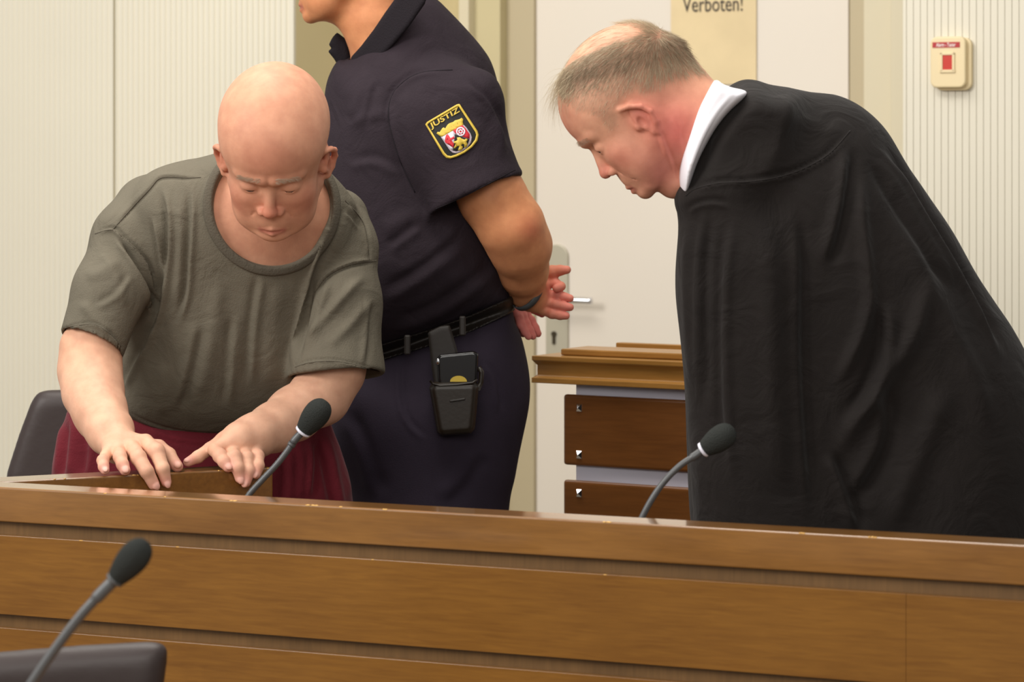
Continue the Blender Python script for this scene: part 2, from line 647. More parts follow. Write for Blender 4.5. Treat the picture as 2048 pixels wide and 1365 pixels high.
def ribbed(name, s0, s1, m, pitch, gw, gd, joints=(), m_back=0.05, z1=3.3, mat=None):
    pr = [(s0, m + m_back)]
    pr.append((s0, m))
    x = s0 + pitch * 0.5
    while x < s1 - pitch * 0.4:
        w, d = gw, gd
        pr += [(x - w / 2, m), (x - w * 0.3, m + d), (x + w * 0.3, m + d), (x + w / 2, m)]
        x += pitch
    pr += [(s1, m), (s1, m + m_back)]
    o = extrude_profile(name, mat or M['wall'], pr, 0, z1)
    return in_wall(tag(o, kind='structure'))


MF, MD = 6.9, 7.6
pitch = SX(1919.55, MF) - SX(1905.5, MF)
# grooves line up with the photographed ones: one runs at column 1878
sR0 = SX(1806, MF)
ribbed('wall_right', SX(1806, MF), SX(2330, MF), MF, pitch, 0.0014, 0.005)
ribbed('wall_left', SX(231, MF), SX(587, MF), MF, pitch * 0.98, 0.0085, 0.0036, m_back=0.012)
ribbed('wall_far_left', SX(-420, MF), SX(226, MF), MF, pitch * 0.98, 0.0085, 0.0030, m_back=0.06)
s587 = SX(587, MF)
in_wall(tag(box('trim_1', M['reveal'], SX(224, MF), SX(233, MF), MF + 0.012, MF + 0.05, 0, 3.3, bevel=0), kind='structure'))
in_wall(tag(box('wall_recess_side', M['wallplain'], s587 - 0.05, s587, MF + 0.0125, MD + 0.12, 0, 3.3, bevel=0), kind='structure'))
in_wall(tag(box('wall_back', M['wallplain'], s587 + 0.001, SX(935, MD), MD, MD + 0.1, 0, 3.3, bevel=0), kind='structure'))
in_wall(tag(box('wall_back_right', M['wallplain'], SX(1812, MD), SX(2300, MD), MD, MD + 0.1, 0, 3.3, bevel=0), kind='structure'))
in_wall(tag(box('trim_2', M['reveal'], SX(640, 7.5), SX(700, 7.5), 7.5, MD - 0.001, 0, 3.3, bevel=0.003), kind='structure'))
for i, (a, b, m, mt) in enumerate([(917, 937, 7.50, 'frame2'), (937, 1000, 7.54, 'reveal'), (1000, 1068, 7.585, 'frame'),
                                   (1699, 1727, 7.575, 'frame'), (1727, 1781, 7.54, 'frame2'), (1781, 1830, 7.50, 'frame2')]):
    in_wall(tag(box('trim_%d' % (i + 3), M[mt], SX(a, m) - (0.03 if 930 < a < 1100 else 0), SX(b, m) + (0.03 if 1690 < a < 1750 else 0), m, MD + 0.06, 0, 3.3, bevel=0.002), kind='structure'))
fl = box('floor', M['floor'], -7, 7, -1.5, 10.5, -0.05, 0, bevel=0)
tag(fl, kind='structure')

door = box('door_1', M['door'], SX(1070, MD), SX(1697, MD), MD, MD + 0.045, 0.005, 3.25, bevel=0.002)
in_wall(tag(door, kind='structure'))
# lock plate, lever and key hole are parts of the door
mz = MD
pl = []
xc = SX(1116, mz); hw = SX(1138, mz) - xc
ztop = ZZ(1116, 489, mz); zb = ZZ(1116, 735, mz)
for k in range(17):
    an = math.pi * k / 16
    pl.append((xc + hw * math.cos(an), ztop - hw + hw * math.sin(an)))
for k in range(17):
    an = math.pi + math.pi * k / 16
    pl.append((xc + hw * math.cos(an), zb + hw + hw * math.sin(an)))
bm = bmesh.new()
fr = bm.faces.new([bm.verts.new((x, MD - 0.009, z)) for x, z in pl])
r = bmesh.ops.extrude_face_region(bm, geom=[fr])
for v in r['geom']:
    if isinstance(v, bmesh.types.BMVert): v.co.y = MD
bm_obj('lock_plate', bm, M['plate'], door, False, 0.0025, 2)
bm = bmesh.new()
zk = ZZ(1112, 668, mz); xk = SX(1111, mz)
bmesh.ops.create_cone(bm, cap_ends=True, segments=20, radius1=0.0075, radius2=0.0075, depth=0.006,
                      matrix=Matrix.Translation((xk, MD - 0.011, zk)) @ Matrix.Rotation(math.pi / 2, 4, 'X'))
add_box(bm, xk - 0.0042, xk + 0.0042, MD - 0.014, MD - 0.008, zk - 0.028, zk)
bm_obj('lock_cylinder', bm, M['keyhole'], door)
zl = ZZ(1150, 598, mz)
hx = SX(1122, mz)
hp = [(hx, MD - 0.008, zl), (hx, MD - 0.045, zl), (hx + 0.006, MD - 0.058, zl), (hx + 0.02, MD - 0.062, zl), (hx + 0.05, MD - 0.062, zl), (hx + 0.118, MD - 0.058, zl - 0.002)]
tube('door_handle', M['chrome'], [tuple(q) for q in crom(hp, 6)], 0.0095, door)


# ---- writing
def text_vf(s, w, h, fine=0, bold=0.0):
    cu = bpy.data.curves.new('lettering', 'FONT')
    cu.body = s; cu.resolution_u = 3; cu.offset = bold
    o = bpy.data.objects.new('lettering', cu); COL.objects.link(o)
    dg = bpy.context.evaluated_depsgraph_get(); dg.update()
    me = bpy.data.meshes.new_from_object(o.evaluated_get(dg))
    if fine:
        bm = bmesh.new(); bm.from_mesh(me); bmesh.ops.triangulate(bm, faces=bm.faces)
        for _ in range(5):
            es = [e for e in bm.edges if e.calc_length() > fine]
            if not es: break
            bmesh.ops.subdivide_edges(bm, edges=es, cuts=1); bmesh.ops.triangulate(bm, faces=bm.faces)
        bm.to_mesh(me); bm.free()
    V = np.array([v.co[:] for v in me.vertices]); Fc = [tuple(p.vertices) for p in me.polygons]
    bpy.data.objects.remove(o); bpy.data.curves.remove(cu)
    lo, hi = V.min(0), V.max(0)
    V = (V - lo) / np.maximum(hi - lo, 1e-9)
    return V[:, 0] * w, V[:, 1] * h, Fc


# ---- notice on the door
pm = MD - 0.004
sp0, sp1 = SX(1342, pm), SX(1513, pm)
zp0, zp1 = ZZ(1430, 169, pm), ZZ(1430, -60, pm)
bm = bmesh.new()
nx, nz = 24, 40
g = [[None] * (nz + 1) for _ in range(nx + 1)]
for i in range(nx + 1):
    for j in range(nz + 1):
        x = sp0 + (sp1 - sp0) * i / nx; z = zp0 + (zp1 - zp0) * j / nz
        y = pm - 0.0012 - 0.0011 * math.sin(9 * j / nz + 1.2 * math.sin(3 * i / nx)) * math.sin(math.pi * i / nx)
        g[i][j] = bm.verts.new((x, y, z))
for i in range(nx):
    for j in range(nz):
        bm.faces.new((g[i][j], g[i + 1][j], g[i + 1][j + 1], g[i][j + 1]))
paper = in_wall(bm_obj('paper_notice', bm, M['paper'], None, False))
sf = paper.modifiers.new('thickness', 'SOLIDIFY'); sf.thickness = 0.0003
tag(paper, 'yellowed paper notice reading Verboten! taped on the white door', 'notice')
x, z, Fc = text_vf('Verboten!', SX(1486, pm) - SX(1366, pm), ZZ(1430, -8, pm) - ZZ(1430, 23, pm))
V = [(SX(1366, pm) + a, pm - 0.0046, ZZ(1430, 23, pm) + b) for a, b in zip(x, z)]
link('lettering', mesh_from('lettering', V, Fc), M['ink'], paper, False)

# ---- alarm box
al = empty('alarm_button_box', rz=-TH)
tag(al, 'cream wall alarm box with red push window and red Alarm-Taster label', 'alarm button')
am = MF


def rrect(name, m, x0, x1, z0, z1, y0, y1, rad, parent, bev=0.003):
    bm = bmesh.new()
    pts = []
    for cx_, cz_, a0 in ((x1 - rad, z1 - rad, 0), (x0 + rad, z1 - rad, 90), (x0 + rad, z0 + rad, 180), (x1 - rad, z0 + rad, 270)):
        for k in range(7):
            an = math.radians(a0 + 15 * k)
            pts.append((cx_ + rad * math.cos(an), cz_ + rad * math.sin(an)))
    f = bm.faces.new([bm.verts.new((x, y0, z)) for x, z in pts])
    r = bmesh.ops.extrude_face_region(bm, geom=[f])
    for v in r['geom']:
        if isinstance(v, bmesh.types.BMVert): v.co.y = y1
    es = [e for e in bm.edges if all(abs(v.co.y - y0) < 1e-6 for v in e.verts)]
    bmesh.ops.bevel(bm, geom=es, offset=bev, segments=3, profile=0.5, affect='EDGES')
    bmesh.ops.recalc_face_normals(bm, faces=bm.faces)
    return bm_obj(name, bm, m, parent, False)


za = lambda py: ZZ(1905, py, am)
sa = lambda px: SX(px, am)
rrect('back_plate', M['alarm'], sa(1873), sa(1946), za(181), za(76), am - 0.014, am - 0.0005, 0.018, al, 0.003)
rrect('cover', M['alarm'], sa(1868), sa(1938), za(176), za(74), am - 0.030, am - 0.010, 0.016, al, 0.004)
wf = bmesh.new()
for a, b, c, d in ((1888, 1893, 144, 106), (1912, 1917, 144, 106), (1888, 1917, 111, 106), (1887, 1918, 146, 140)):
    add_box(wf, sa(a), sa(b), am - 0.0335, am - 0.028, za(c), za(d))
bm_obj('window_frame', wf, M['alarm'], al, False, 0.001, 2)
box('push_window', M['alarmred'], sa(1893), sa(1912), am - 0.0315, am - 0.028, za(140), za(111), al, 0.0005)
lb = box('label_strip', M['labelred'], sa(1872.5), sa(1927), am - 0.0312, am - 0.0292, za(96), za(85), al, 0)
x, z, Fc = text_vf('Alarm - Taster', sa(1919) - sa(1880), za(86.5) - za(94), 0, 0.012)
V = [(sa(1880) + a, am - 0.0317, za(94) + b) for a, b in zip(x, z)]
link('lettering', mesh_from('lettering', V, Fc), M['white'], lb, False)

# ================================================================ WITNESS STAND (right, middle distance)
T2 = math.radians(31.5)
O2 = P(1063, 712, 6.2)
ws = empty('judges_stand', (O2[0], O2[1], 0), -T2)
tag(ws, 'wooden raised stand with two dark planks and square chrome studs behind the robed man', 'stand')


def s2(px, m=0.0):
    x = (px - CX) / F
    c, s_ = math.cos(T2), math.sin(T2)
    # world X = O.x + c*s + s_*m ; Y = O.y - s_*s + c*m
    return (x * (O2[1] + c * m) - O2[0] - s_ * m) / (c + s_ * x)


def z2(px, py, m=0.0):
    s = s2(px, m)
    return HC - (py - HY) / F * (O2[1] - math.sin(T2) * s + math.cos(T2) * m)


L2 = 1.15
zt = z2(1066, 712); zl_ = z2(1066, 766)
bm = bmesh.new()
h = zt - zl_
# moulded edge profile in depth (m) and height, swept along the length
prof = [(0.0, zt), (0.0, zt - h * .17), (0.006, zt - h * .25), (0.010, zt - h * .33), (0.010, zt - h * .72), (0.006, zt - h * .78), (-0.001, zt - h * .80),
        (-0.001, zl_), (0.26, zl_), (0.26, zt)]
va = [bm.verts.new((0 + (0.0 if y < 0.01 else 0.0), y, z)) for y, z in prof]
vb = [bm.verts.new((L2, y, z)) for y, z in prof]
# the left end shows the same moulding
for v, (y, z) in zip(va, prof):
    v.co.x = max(0.0, y) if y < 0.02 else 0.0
for i in range(len(prof)):
    j = (i + 1) % len(prof)
    bm.faces.new((va[i], va[j], vb[j], vb[i]))
bm.faces.new(va); bm.faces.new(vb)
bm_obj('worktop', bm, M['topwood'], ws, False, 0.0015, 2)
zu = z2(1121, 698, 0.04)
box('upper_ledge', M['topwood'], s2(1121, 0.04), L2, 0.04, 0.15, zt + 0.0005, zu, ws, 0.003)
b3 = box('back_rail', M['topwood'], s2(1236, 0.2), L2, 0.19, 0.215, zt + 0.0005, z2(1360, 690, 0.2), ws, 0.002)
box('back_panel', M['greypanel'], s2(1152, 0.038), L2, 0.038, 0.08, 0.0, zl_ - 0.0005, ws, 0.001)
zz0 = z2(1127, 789, 0.03)
for k, (a, b) in enumerate(((789, 930), (960, 1101), (1131, 1272), (1302, 1440), (1470, 1600))):
    p = box('plank', M['plankwood'], s2(1125, 0.02), L2, 0.022, 0.0375, z2(1127, b, 0.024), z2(1127, a, 0.024), ws, 0.006, 3)
    for py in (a + 27, b - 20):
        bm = bmesh.new()
        sx_ = s2(1158, 0.02); zc = z2(1158, py, 0.02); w_ = 0.0062
        q = [bm.verts.new((sx_ + dx * w_, 0.0238, zc + dz * w_ * 1.25)) for dx, dz in ((-1, -1), (1, -1), (1, 1), (-1, 1))]
        q2 = [bm.verts.new((sx_ + dx * w_, 0.020, zc + dz * w_ * 1.25)) for dx, dz in ((-1, -1), (1, -1), (1, 1), (-1, 1))]
        tip = bm.verts.new((sx_, 0.0135, zc))
        for i in range(4):
            j = (i + 1) % 4
            bm.faces.new((q[i], q[j], q2[j], q2[i])); bm.faces.new((q2[i], q2[j], tip))
        bm.faces.new(q)
        bm_obj('stud', bm, M['chrome'], p)

# ================================================================ THE BENCH IN FRONT
O1 = np.array([-0.834, 4.889])
bench = empty('courtroom_bench', (O1[0], O1[1], 0), -TH)
tag(bench, 'long brown wooden bench front with horizontal boards across the picture', 'bench')


def s1(px, m=0.0):
    x = (px - CX) / F
    return (x * (O1[1] + ct * m) - O1[0] - st * m) / (ct + st * x)


ZR = 0.90
zrow = lambda py: HC - (py - HY) / F * O1[1]
RT = 0.068
Lb = 2.25
box('top_rail', M['railwood'], -0.40, Lb, 0, RT, zrow(1044), ZR, bench, 0.0028, 3)
box('backing_board', M['recesswood'], -0.36, Lb, 0.014, 0.05, 0.02, zrow(1044) - 0.0003, bench, 0)
sj = s1(1812)
rows = [(1071, 1229), (1256, 1414), (1441, 1599), (1626, 1784), (1811, 1990)]
for a, b in rows:
    box('front_board', M['deskwood'], -0.38, sj - 0.00005, 0, 0.0138, zrow(b), zrow(a), bench, 0.0008, 2)
    box('front_board', M['deskwood'], sj + 0.00005, Lb, 0.0001, 0.0138, zrow(b), zrow(a), bench, 0.0008, 2)
# chipped spots on the worn rail edge
bm = bmesh.new()
rng = random.Random(4)
for px, w in ((210, 5), (330, 4), (466, 16), (625, 22), (680, 6), (770, 12), (1213, 14), (1605, 10), (1745, 12)):
    s = s1(px); ww = w * 0.0008 * 0.5
    for k in range(5):
        c = (s + rng.uniform(-ww, ww), 0.0008 + 0.0004 * k % 0.002, ZR - 0.0011)
        r = bmesh.ops.create_icosphere(bm, subdivisions=1, radius=1)
        for v in r['verts']:
            v.co = Vector((c[0] + v.co.x * ww * rng.uniform(.4, .8), c[1] + v.co.y * 0.0016, c[2] + v.co.z * 0.0015))
for px, w in ((162, 14), (355, 12), (1210, 10), (745, 8)):
    s = s1(px); ww = w * 0.0008 * 0.5
    r = bmesh.ops.create_icosphere(bm, subdivisions=1, radius=1)
    for v in r['verts']:
        v.co = Vector((s + v.co.x * ww, 0.0006 + v.co.y * 0.001, zrow(1071) - 0.0006 + v.co.z * 0.0011))
o = bm_obj('edge_chips', bm, M['chip'], bench, True)
o['kind'] = 'stuff'

# the short second rail that the older man holds, meeting the long one at an angle off to the left
A2 = math.atan2(0.205, 0.40)
O3 = np.array([-0.815, 4.985])
c3, s3_ = math.cos(A2), math.sin(A2)


def rail_at(px):
    """distance of the second rail's front face at column px"""
    x = (px - CX) / F
    t = (x * O3[1] - O3[0]) / (c3 - x * s3_)
    return O3[1] + t * s3_


tend = ((546 - CX) / F * O3[1] - O3[0]) / (c3 - (546 - CX) / F * s3_)


def in_bench(o):
    """side rail pieces are built in room coordinates and carried by the bench"""
    M_ = Matrix.Translation((O1[0], O1[1], 0)) @ Matrix.Rotation(-TH, 4, 'Z')
    o.data.transform(M_.inverted())
    o.parent = bench
    return o


def side(name, m, a, b, y0, y1, z0, z1, bev):
    o = box(name, m, a, b, y0, y1, z0, z1, None, bev, 3)
    o.data.transform(Matrix.Translation((O3[0], O3[1], 0)) @ Matrix.Rotation(A2, 4, 'Z'))
    return in_bench(o)


side('side_rail', M['sidewood_shaded'], -0.10, tend, 0, 0.07, 0.80, ZR, 0.0028)
side('side_panel', M['deskwood'], -0.08, tend - 0.01, 0.012, 0.058, 0.0, 0.7995, 0.001)
bm = bmesh.new()
rng = random.Random(9)
for px, w in ((110, 5), (130, 4), (268, 12), (276, 5), (438, 4), (540, 16), (548, 5)):
    x = (px - CX) / F
    t = (x * O3[1] - O3[0]) / (c3 - x * s3_)
    t = min(t, tend)
    ww = w * 0.0008 * .5
    for k in range(3):
        r = bmesh.ops.create_icosphere(bm, subdivisions=1, radius=1)
        for v in r['verts']:
            v.co = Vector((t + rng.uniform(-1, 1) * ww + v.co.x * ww * .7, 0.0008 + v.co.y * 0.0014, ZR - 0.001 + v.co.z * 0.0014))
o = bm_obj('side_edge_chips', bm, M['chip'], None, True)
o.data.transform(Matrix.Translation((O3[0], O3[1], 0)) @ Matrix.Rotation(A2, 4, 'Z'))
in_bench(o)['kind'] = 'stuff'

# writing surface behind the rails, lower than them
bm = bmesh.new()


def fr1(s, m): return (O1[0] + ct * s + st * m, O1[1] - st * s + ct * m)


def fr3(s, m): return (O3[0] + c3 * s - s3_ * m, O3[1] + s3_ * s + c3 * m)


pa = [fr1(0.02, RT + .001), fr1(Lb, RT + .001), fr1(Lb, RT + 0.19), fr1(0.62, RT + 0.19), fr3(tend, -0.001), fr3(0.06, -0.001)]
f = bm.faces.new([bm.verts.new((x, y, 0.78)) for x, y in pa])
r = bmesh.ops.extrude_face_region(bm, geom=[f])
for v in r['geom']:
    if isinstance(v, bmesh.types.BMVert): v.co.z = 0.755
in_bench(bm_obj('writing_surface', bm, M['deskwood'], None, False, 0.001, 1))


# ================================================================ MICROPHONES
def microphone(label, d, foam_a, foam_b, w_px, path, zbase, neck_px, sleeve=True, base_rot=0.0, ringm='micring'):
    """table microphone: base, bent neck, white ring and foam head along the traced line"""
    fa, fb = P(*foam_a, d), P(*foam_b, d - 0.015)
    b0 = P(*path[-1], d)
    root = empty('microphone', (b0[0], b0[1], zbase))
    tag(root, label, 'microphone', 'goose-neck microphones on the benches')
    off = Vector((b0[0], b0[1], zbase))
    rr = neck_px * d / F / 2
    pts = [Vector(P(x, y, d)) - off for x, y in path]
    pts[-1] = Vector((pts[-1].x, pts[-1].y, 0.03))
    sm = [Vector(q) for q in crom([tuple(p) for p in pts], 10)]
    # ribbed flexible section
    rad = []
    for i, p in enumerate(sm):
        t = i / len(sm)
        k = 1.25 if t < 0.16 else 1.0
        if sleeve and 0.2 < t < 0.75: k += 0.08 * (i % 2)
        rad.append(rr * k)
    tube('gooseneck', M['neck'], sm, rad, root)
    if sleeve:
        i0 = int(len(sm) * 0.17)
        tube('neck_collar', M['neck'], sm[i0:i0 + 4], rr * 1.38, root)
    ax = Vector(fb - fa).normalized()
    A = Vector(fa) - off
    ln = (Vector(fb) - Vector(fa)).length
    # ring
    rw = w_px * d / F / 2
    tube('ring', M[ringm], [A - ax * 0.0035, A - ax * 0.003, A + ax * 0.001, A + ax * 0.0015], [rw * .58, rw * .62, rw * .62, rw * .55], root, 24)
    # foam lathe
    n = 18
    fp, fr_ = [], []
    for i in range(n + 1):
        t = i / n
        prof_ = (0.66 + 0.34 * math.sin(min(t / 0.55, 1) * math.pi / 2)) if t < 0.55 else math.sqrt(max(0, 1 - ((t - 0.55) / 0.45) ** 2.3))
        fp.append(A + ax * (0.002 + (ln - 0.002) * t)); fr_.append(max(rw * prof_, 0.0004))
    tube('windscreen', M['foam'], fp, fr_, root, 28)
    bm = bmesh.new()
    add_box(bm, -0.032, 0.032, -0.05, 0.05, 0.0005, 0.032)
    bm.transform(Matrix.Rotation(base_rot, 4, 'Z'))
    bm_obj('base', bm, M['foam'] if False else M['chairmetal'], root, False, 0.006, 3)
    return root


microphone('grey microphone with white ring in front of the man in the grey t-shirt', 4.93, (607, 862), (653, 803), 53,
           [(607, 862), (590, 880), (575, 902), (553, 930), (525, 960), (497, 992), (478, 1030), (466, 1075), (464, 1105)], 0.78, 12, base_rot=-0.3)
microphone('grey microphone with white ring in front of the black robe', 4.585, (1408, 899), (1469, 858), 52,
           [(1408, 899), (1390, 912), (1360, 932), (1330, 962), (1305, 997), (1285, 1034), (1268, 1075), (1258, 1120), (1256, 1150)], 0.78, 13, sleeve=False, base_rot=-TH)
microphone('dark blurred microphone closest to the camera at lower left', 3.5, (232, 1158), (294, 1084), 62,
           [(232, 1158), (200, 1190), (165, 1228), (128, 1275), (92, 1325), (58, 1376), (25, 1435), (5, 1475), (0, 1490)], 0.75, 20, sleeve=False, ringm='neck')
# its own table top sits just under the frame
tb = empty('table', (-0.55, 3.5, 0))
tag(tb, 'brown wooden table below the closest microphone, outside the lower edge', 'table')
box('tabletop', M['deskwood'], -0.5, 0.5, -0.3, 0.2, 0.72, 0.7495, tb, 0.002)
for x in (-0.46, 0.46):
    for y in (-0.26, 0.16):
        box('leg', M['chairmetal'], x - 0.02, x + 0.02, y - 0.02, y + 0.02, 0, 0.7195, tb, 0.002)


# ================================================================ CHAIRS
def chair(label, out, d, seat_z, tilt=0.0, rad=0.02, inner=None, face=1):
    """leather chair; out = traced outline of the backrest"""
    W = np.array([P(x, y, d) for x, y in out])
    c = W.mean(0)
    root = empty('chair', (c[0], d, 0))
    tag(root, label, 'chair')
    inf = Inflate(out, d, 0.028, 0.03, ref=(out[0][0], out[0][1]), kx=tilt, spline=False)
    lo, hi = bounds(W, 0.05); lo[1] -= 0.1 + abs(tilt) * 0.4; hi[1] += 0.1 + abs(tilt) * 0.4
    V, Q = mesh_sdf(inf, lo, hi, 0.006)
    V = relax(V, Q, 3)
    V = V - np.array([c[0], d, 0])
    b = link('backrest', fastmesh('backrest', V, Q), M['chair'], root)
    w = (W[:, 0].max() - W[:, 0].min()) / 2
    y0, y1 = (0.05, 0.50) if face > 0 else (-0.5, -0.05)
    box('seat', M['chair'], -w * .95, w * .95, y0, y1, seat_z - 0.07, seat_z, root, 0.025, 4)
    ym = (y0 + y1) / 2
    tube('column', M['chairmetal'], [(0, ym, 0.06), (0, ym, seat_z - 0.068)], 0.025, root)
    tube('back_support', M['chairmetal'], [(0, ym, seat_z - 0.075), (0, -0.02 * face, seat_z - 0.06), (0, -0.035 * face, c[2])], 0.014, root)
    for k in range(5):
        an = k * 2 * math.pi / 5 + 0.3
        tube('leg', M['chairmetal'], [(0, ym, 0.075), (0.28 * math.cos(an), ym + 0.28 * math.sin(an), 0.02)], [0.018, 0.012], root)
    return root


chair('dark brown leather chair behind the man in the grey t-shirt', [(14, 945), (38, 870), (62, 805), (74, 786), (92, 780), (250, 778), (420, 780), (440, 800), (450, 950), (460, 1120), (0, 1120)],
      6.1, 0.50, 0.0, face=1)
chair('dark brown leather chair back cut off by the lower left corner', [(-330, 1345), (-200, 1325), (0, 1304), (150, 1292), (300, 1283), (326, 1285), (336, 1298), (334, 1330), (322, 1420), (300, 1560), (-300, 1600), (-330, 1500)],
      4.05, 0.46, 0.0, face=-1)


# ================================================================ PEOPLE
def pip(q, poly):
    ins = np.zeros(len(q), bool)
    for i in range(len(poly)):
        a, b = poly[i], poly[(i + 1) % len(poly)]
        c = ((a[1] > q[:, 1]) != (b[1] > q[:, 1]))
        xi = a[0] + (q[:, 1] - a[1]) / ((b[1] - a[1]) or 1e-9) * (b[0] - a[0])
        ins ^= c & (q[:, 0] < xi)
    return ins


class Head:
    def __init__(self, C, fwd, up, s, wide=1.0, lid=1.0, jowl=0.0):
        fwd = np.array(fwd, float); fwd /= np.linalg.norm(fwd)
        up = np.array(up, float); up -= fwd * (up @ fwd); up /= np.linalg.norm(up)
        left = np.cross(up, fwd)
        self.C, self.s, self.wide, self.jowl = np.array(C, float), s, wide, jowl
        self.R = np.stack([fwd, left, up], 1)
        self.signed = None

    def loc(self, p):
        L = (p - self.C) @ self.R / self.s
        L[:, 1] /= self.wide
        return L

    def w(self, a, c, b):
        return self.C + self.R @ (np.array([a, c * self.wide, b], float) * self.s)

    def __call__(self, p):
        L = self.loc(p)
        far = np.linalg.norm(L - np.array([0, 0, 0]), axis=1)
        L[:, 1] = np.abs(L[:, 1])
        m = far < 330
        out = (far - 230)
        if not m.any(): return out * self.s
        q = L[m]
        f = ell(q, (-15, 0, 50), (135, 97, 112))
        f = smin(f, ell(q, (42, 0, 42), (82, 82, 80)), 22)
        f = smin(f, ell(q, (44, 0, -46), (72, 75, 98)), 26)
        f = smin(f, rc(q, (12, 60, -72), (78, 26, -132), 24, 18), 24)
        f = smin(f, ell(q, (56, 0, -118), (46, 46, 30)), 20)
        f = smin(f, ell(q, (93, 0, -138), (19, 26, 19)), 14)
        f = smin(f, ell(q, (72, 42, -46), (34, 26, 26)), 20)
        f = smin(f, ell(q, (64, 36, -84), (36, 31, 36)), 22)
        if self.jowl: f = smin(f, ell(q, (58, 40, -112), (34, 26, 30)), 20)
        f = smin(f, ell(q, (90, 0, -98), (27, 36, 32)), 14)
        f = smin(f, rc(q, (118, 10, 13), (98, 48, 15), 11, 11), 12)
        f = smax(f, -ell(q, (124, 34, -13), (20, 21, 13)), 10)
        f = smin(f, rc(q, (112, 0, -10), (128, 0, -56), 7.5, 10.5), 9)
        f = smin(f, ell(q, (127, 0, -60), (13.5, 13, 11.5)), 6)
        f = smin(f, ell(q, (115, 15, -66), (13, 8.5, 9)), 5)
        f = smin(f, ell(q, (95, 33, -14), (19.5, 19.5, 18.5)), 4)
        f = smax(f, -ell(q, (116, 33, -20), (10, 15, 1.5)), 2)
        f = smin(f, rc(q, (116, 0, -111), (103, 24, -116), 4.6, 2.6), 5)
        f = smin(f, rc(q, (113, 0, -125), (101, 22, -120), 5.4, 3), 5)
        f = smax(f, -rc(q, (121, 0, -118), (110, 16, -118), 1.0, 0.3), 2.5)
        f = smax(f, -ell(q, (121, 7, -74), (6, 4, 5)), 2)
        # crease from nose wing to mouth corner
        f = smax(f, -rc(q, (110, 29, -74), (94, 44, -108), 0.1, 0.1), 5)
        # ear
        hx = [(30, 82, 5), (27, 90, 15), (10, 99, 8), (-8, 103, -8), (-15, 103, -28), (-8, 97, -50), (3, 88, -62), (10, 82, -60)]
        e = chain(q, hx, [4, 5, 5.5, 5.5, 5.5, 6, 8, 6], 3)
        e = smin(e, ell(q, (2, 90, -24), (18, 6, 36)), 5)
        e = smin(e, rc(q, (20, 66, -24), (12, 86, -26), 18, 9), 8)
        e = smax(e, -ell(q, (12, 100, -32), (9, 12, 15)), 3)
        e = smax(e, -rc(q, (18, 104, 4), (2, 107, -14), 3, 2.5), 4)
        e = smin(e, ell(q, (24, 86, -34), (5, 7, 8)), 4)
        f = smin(f, e, 5)
        out[m] = f
        return out * self.s

    def box(self, pad=0.02):
        r = 190 * self.s
        return self.C - r - pad, self.C + r + pad

    def tone(self, V, base, red, lip):
        L = self.loc(V)
        a, c, b = L[:, 0], np.abs(L[:, 1]), L[:, 2]
        T = np.tile(np.array(base[:3], float), (len(V), 1))

        def mixin(w, col):
            w = np.clip(w, 0, 1)[:, None]
            T[:] = T * (1 - w) + np.array(col[:3]) * w
        g = lambda ca, cc, cb, r: np.exp(-(((a - ca) ** 2 + (c - cc) ** 2 + (b - cb) ** 2) / r ** 2))
        mixin(0.6 * g(80, 48, -55, 34) + 0.7 * g(130, 0, -60, 22) + 0.6 * g(0, 98, -20, 36) + 0.35 * g(110, 0, 60, 50), red)
        mixin(0.75 * np.exp(-((b + 118) / 9) ** 2) * np.clip((a - 98) / 8, 0, 1) * np.clip((27 - c) / 6, 0, 1), lip)
        return T

    def eyes(self, parent, off):
        for sgn in (1, -1):
            bm = bmesh.new()
            bmesh.ops.create_uvsphere(bm, u_segments=20, v_segments=12, radius=17.5 * self.s)
            c = self.w(95.5, 33 * sgn, -15) - off
            bm.transform(Matrix.Translation(c))
            bm_obj('eye', bm, M['eye'], parent, True)


def hair(name, roots, dirs, leng, rad, m, parent, seg=4, curl=None, off=(0, 0, 0), seed=0, cols=None):
    r = np.random.RandomState(seed)
    n = len(roots)
    d = dirs / np.linalg.norm(dirs, axis=1)[:, None]
    a = np.cross(d, r.normal(size=(n, 3))); a /= np.linalg.norm(a, axis=1)[:, None]
    b = np.cross(d, a)
    V = []
    p = roots.copy()
    cur = d.copy()
    for i in range(seg + 1):
        k = rad * (1 - 0.75 * i / seg)
        for j in range(3):
            an = 2.094 * j
            V.append(p + (a * math.cos(an) + b * math.sin(an)) * np.asarray(k).reshape(-1, 1) * np.ones((n, 1)))
        if curl is not None:
            cur = cur + curl / seg
            cur /= np.linalg.norm(cur, axis=1)[:, None]
        p = p + cur * (leng / seg)[:, None]
    V = np.stack(V, 1)                       # n, (seg+1)*3, 3
    K = (seg + 1) * 3
    Q = []
    for i in range(seg):
        for j in range(3):
            j2 = (j + 1) % 3
            Q.append([i * 3 + j, i * 3 + j2, (i + 1) * 3 + j2, (i + 1) * 3 + j])
    Q = (np.array(Q)[None] + (np.arange(n) * K)[:, None, None]).reshape(-1, 4)
    tone = None if cols is None else np.repeat(cols, K, 0)
    return link(name, fastmesh(name, V.reshape(-1, 3) - np.asarray(off), Q, tone), m, parent)


def brows(H, body, off, m, V, N):
    L = H.loc(V)
    k = (np.abs(np.abs(L[:, 1]) - 32) < 20) & (np.abs(L[:, 2] - 17 + 0.12 * (np.abs(L[:, 1]) - 30)) < 5) & (L[:, 0] > 85)
    r = np.random.RandomState(3)
    for sg in (1, -1):
        i = np.where(k & (L[:, 1] * sg > 0))[0]
        if not len(i): continue
        i = r.choice(i, 230)
        d = N[i] * 0.7 + H.R[:, 1][None] * sg * 0.9 + r.normal(size=(len(i), 3)) * .25
        hair('eyebrow', V[i], d, r.uniform(5, 10, len(i)) * H.s, 0.00016, m, body, 3, None, off, 5)


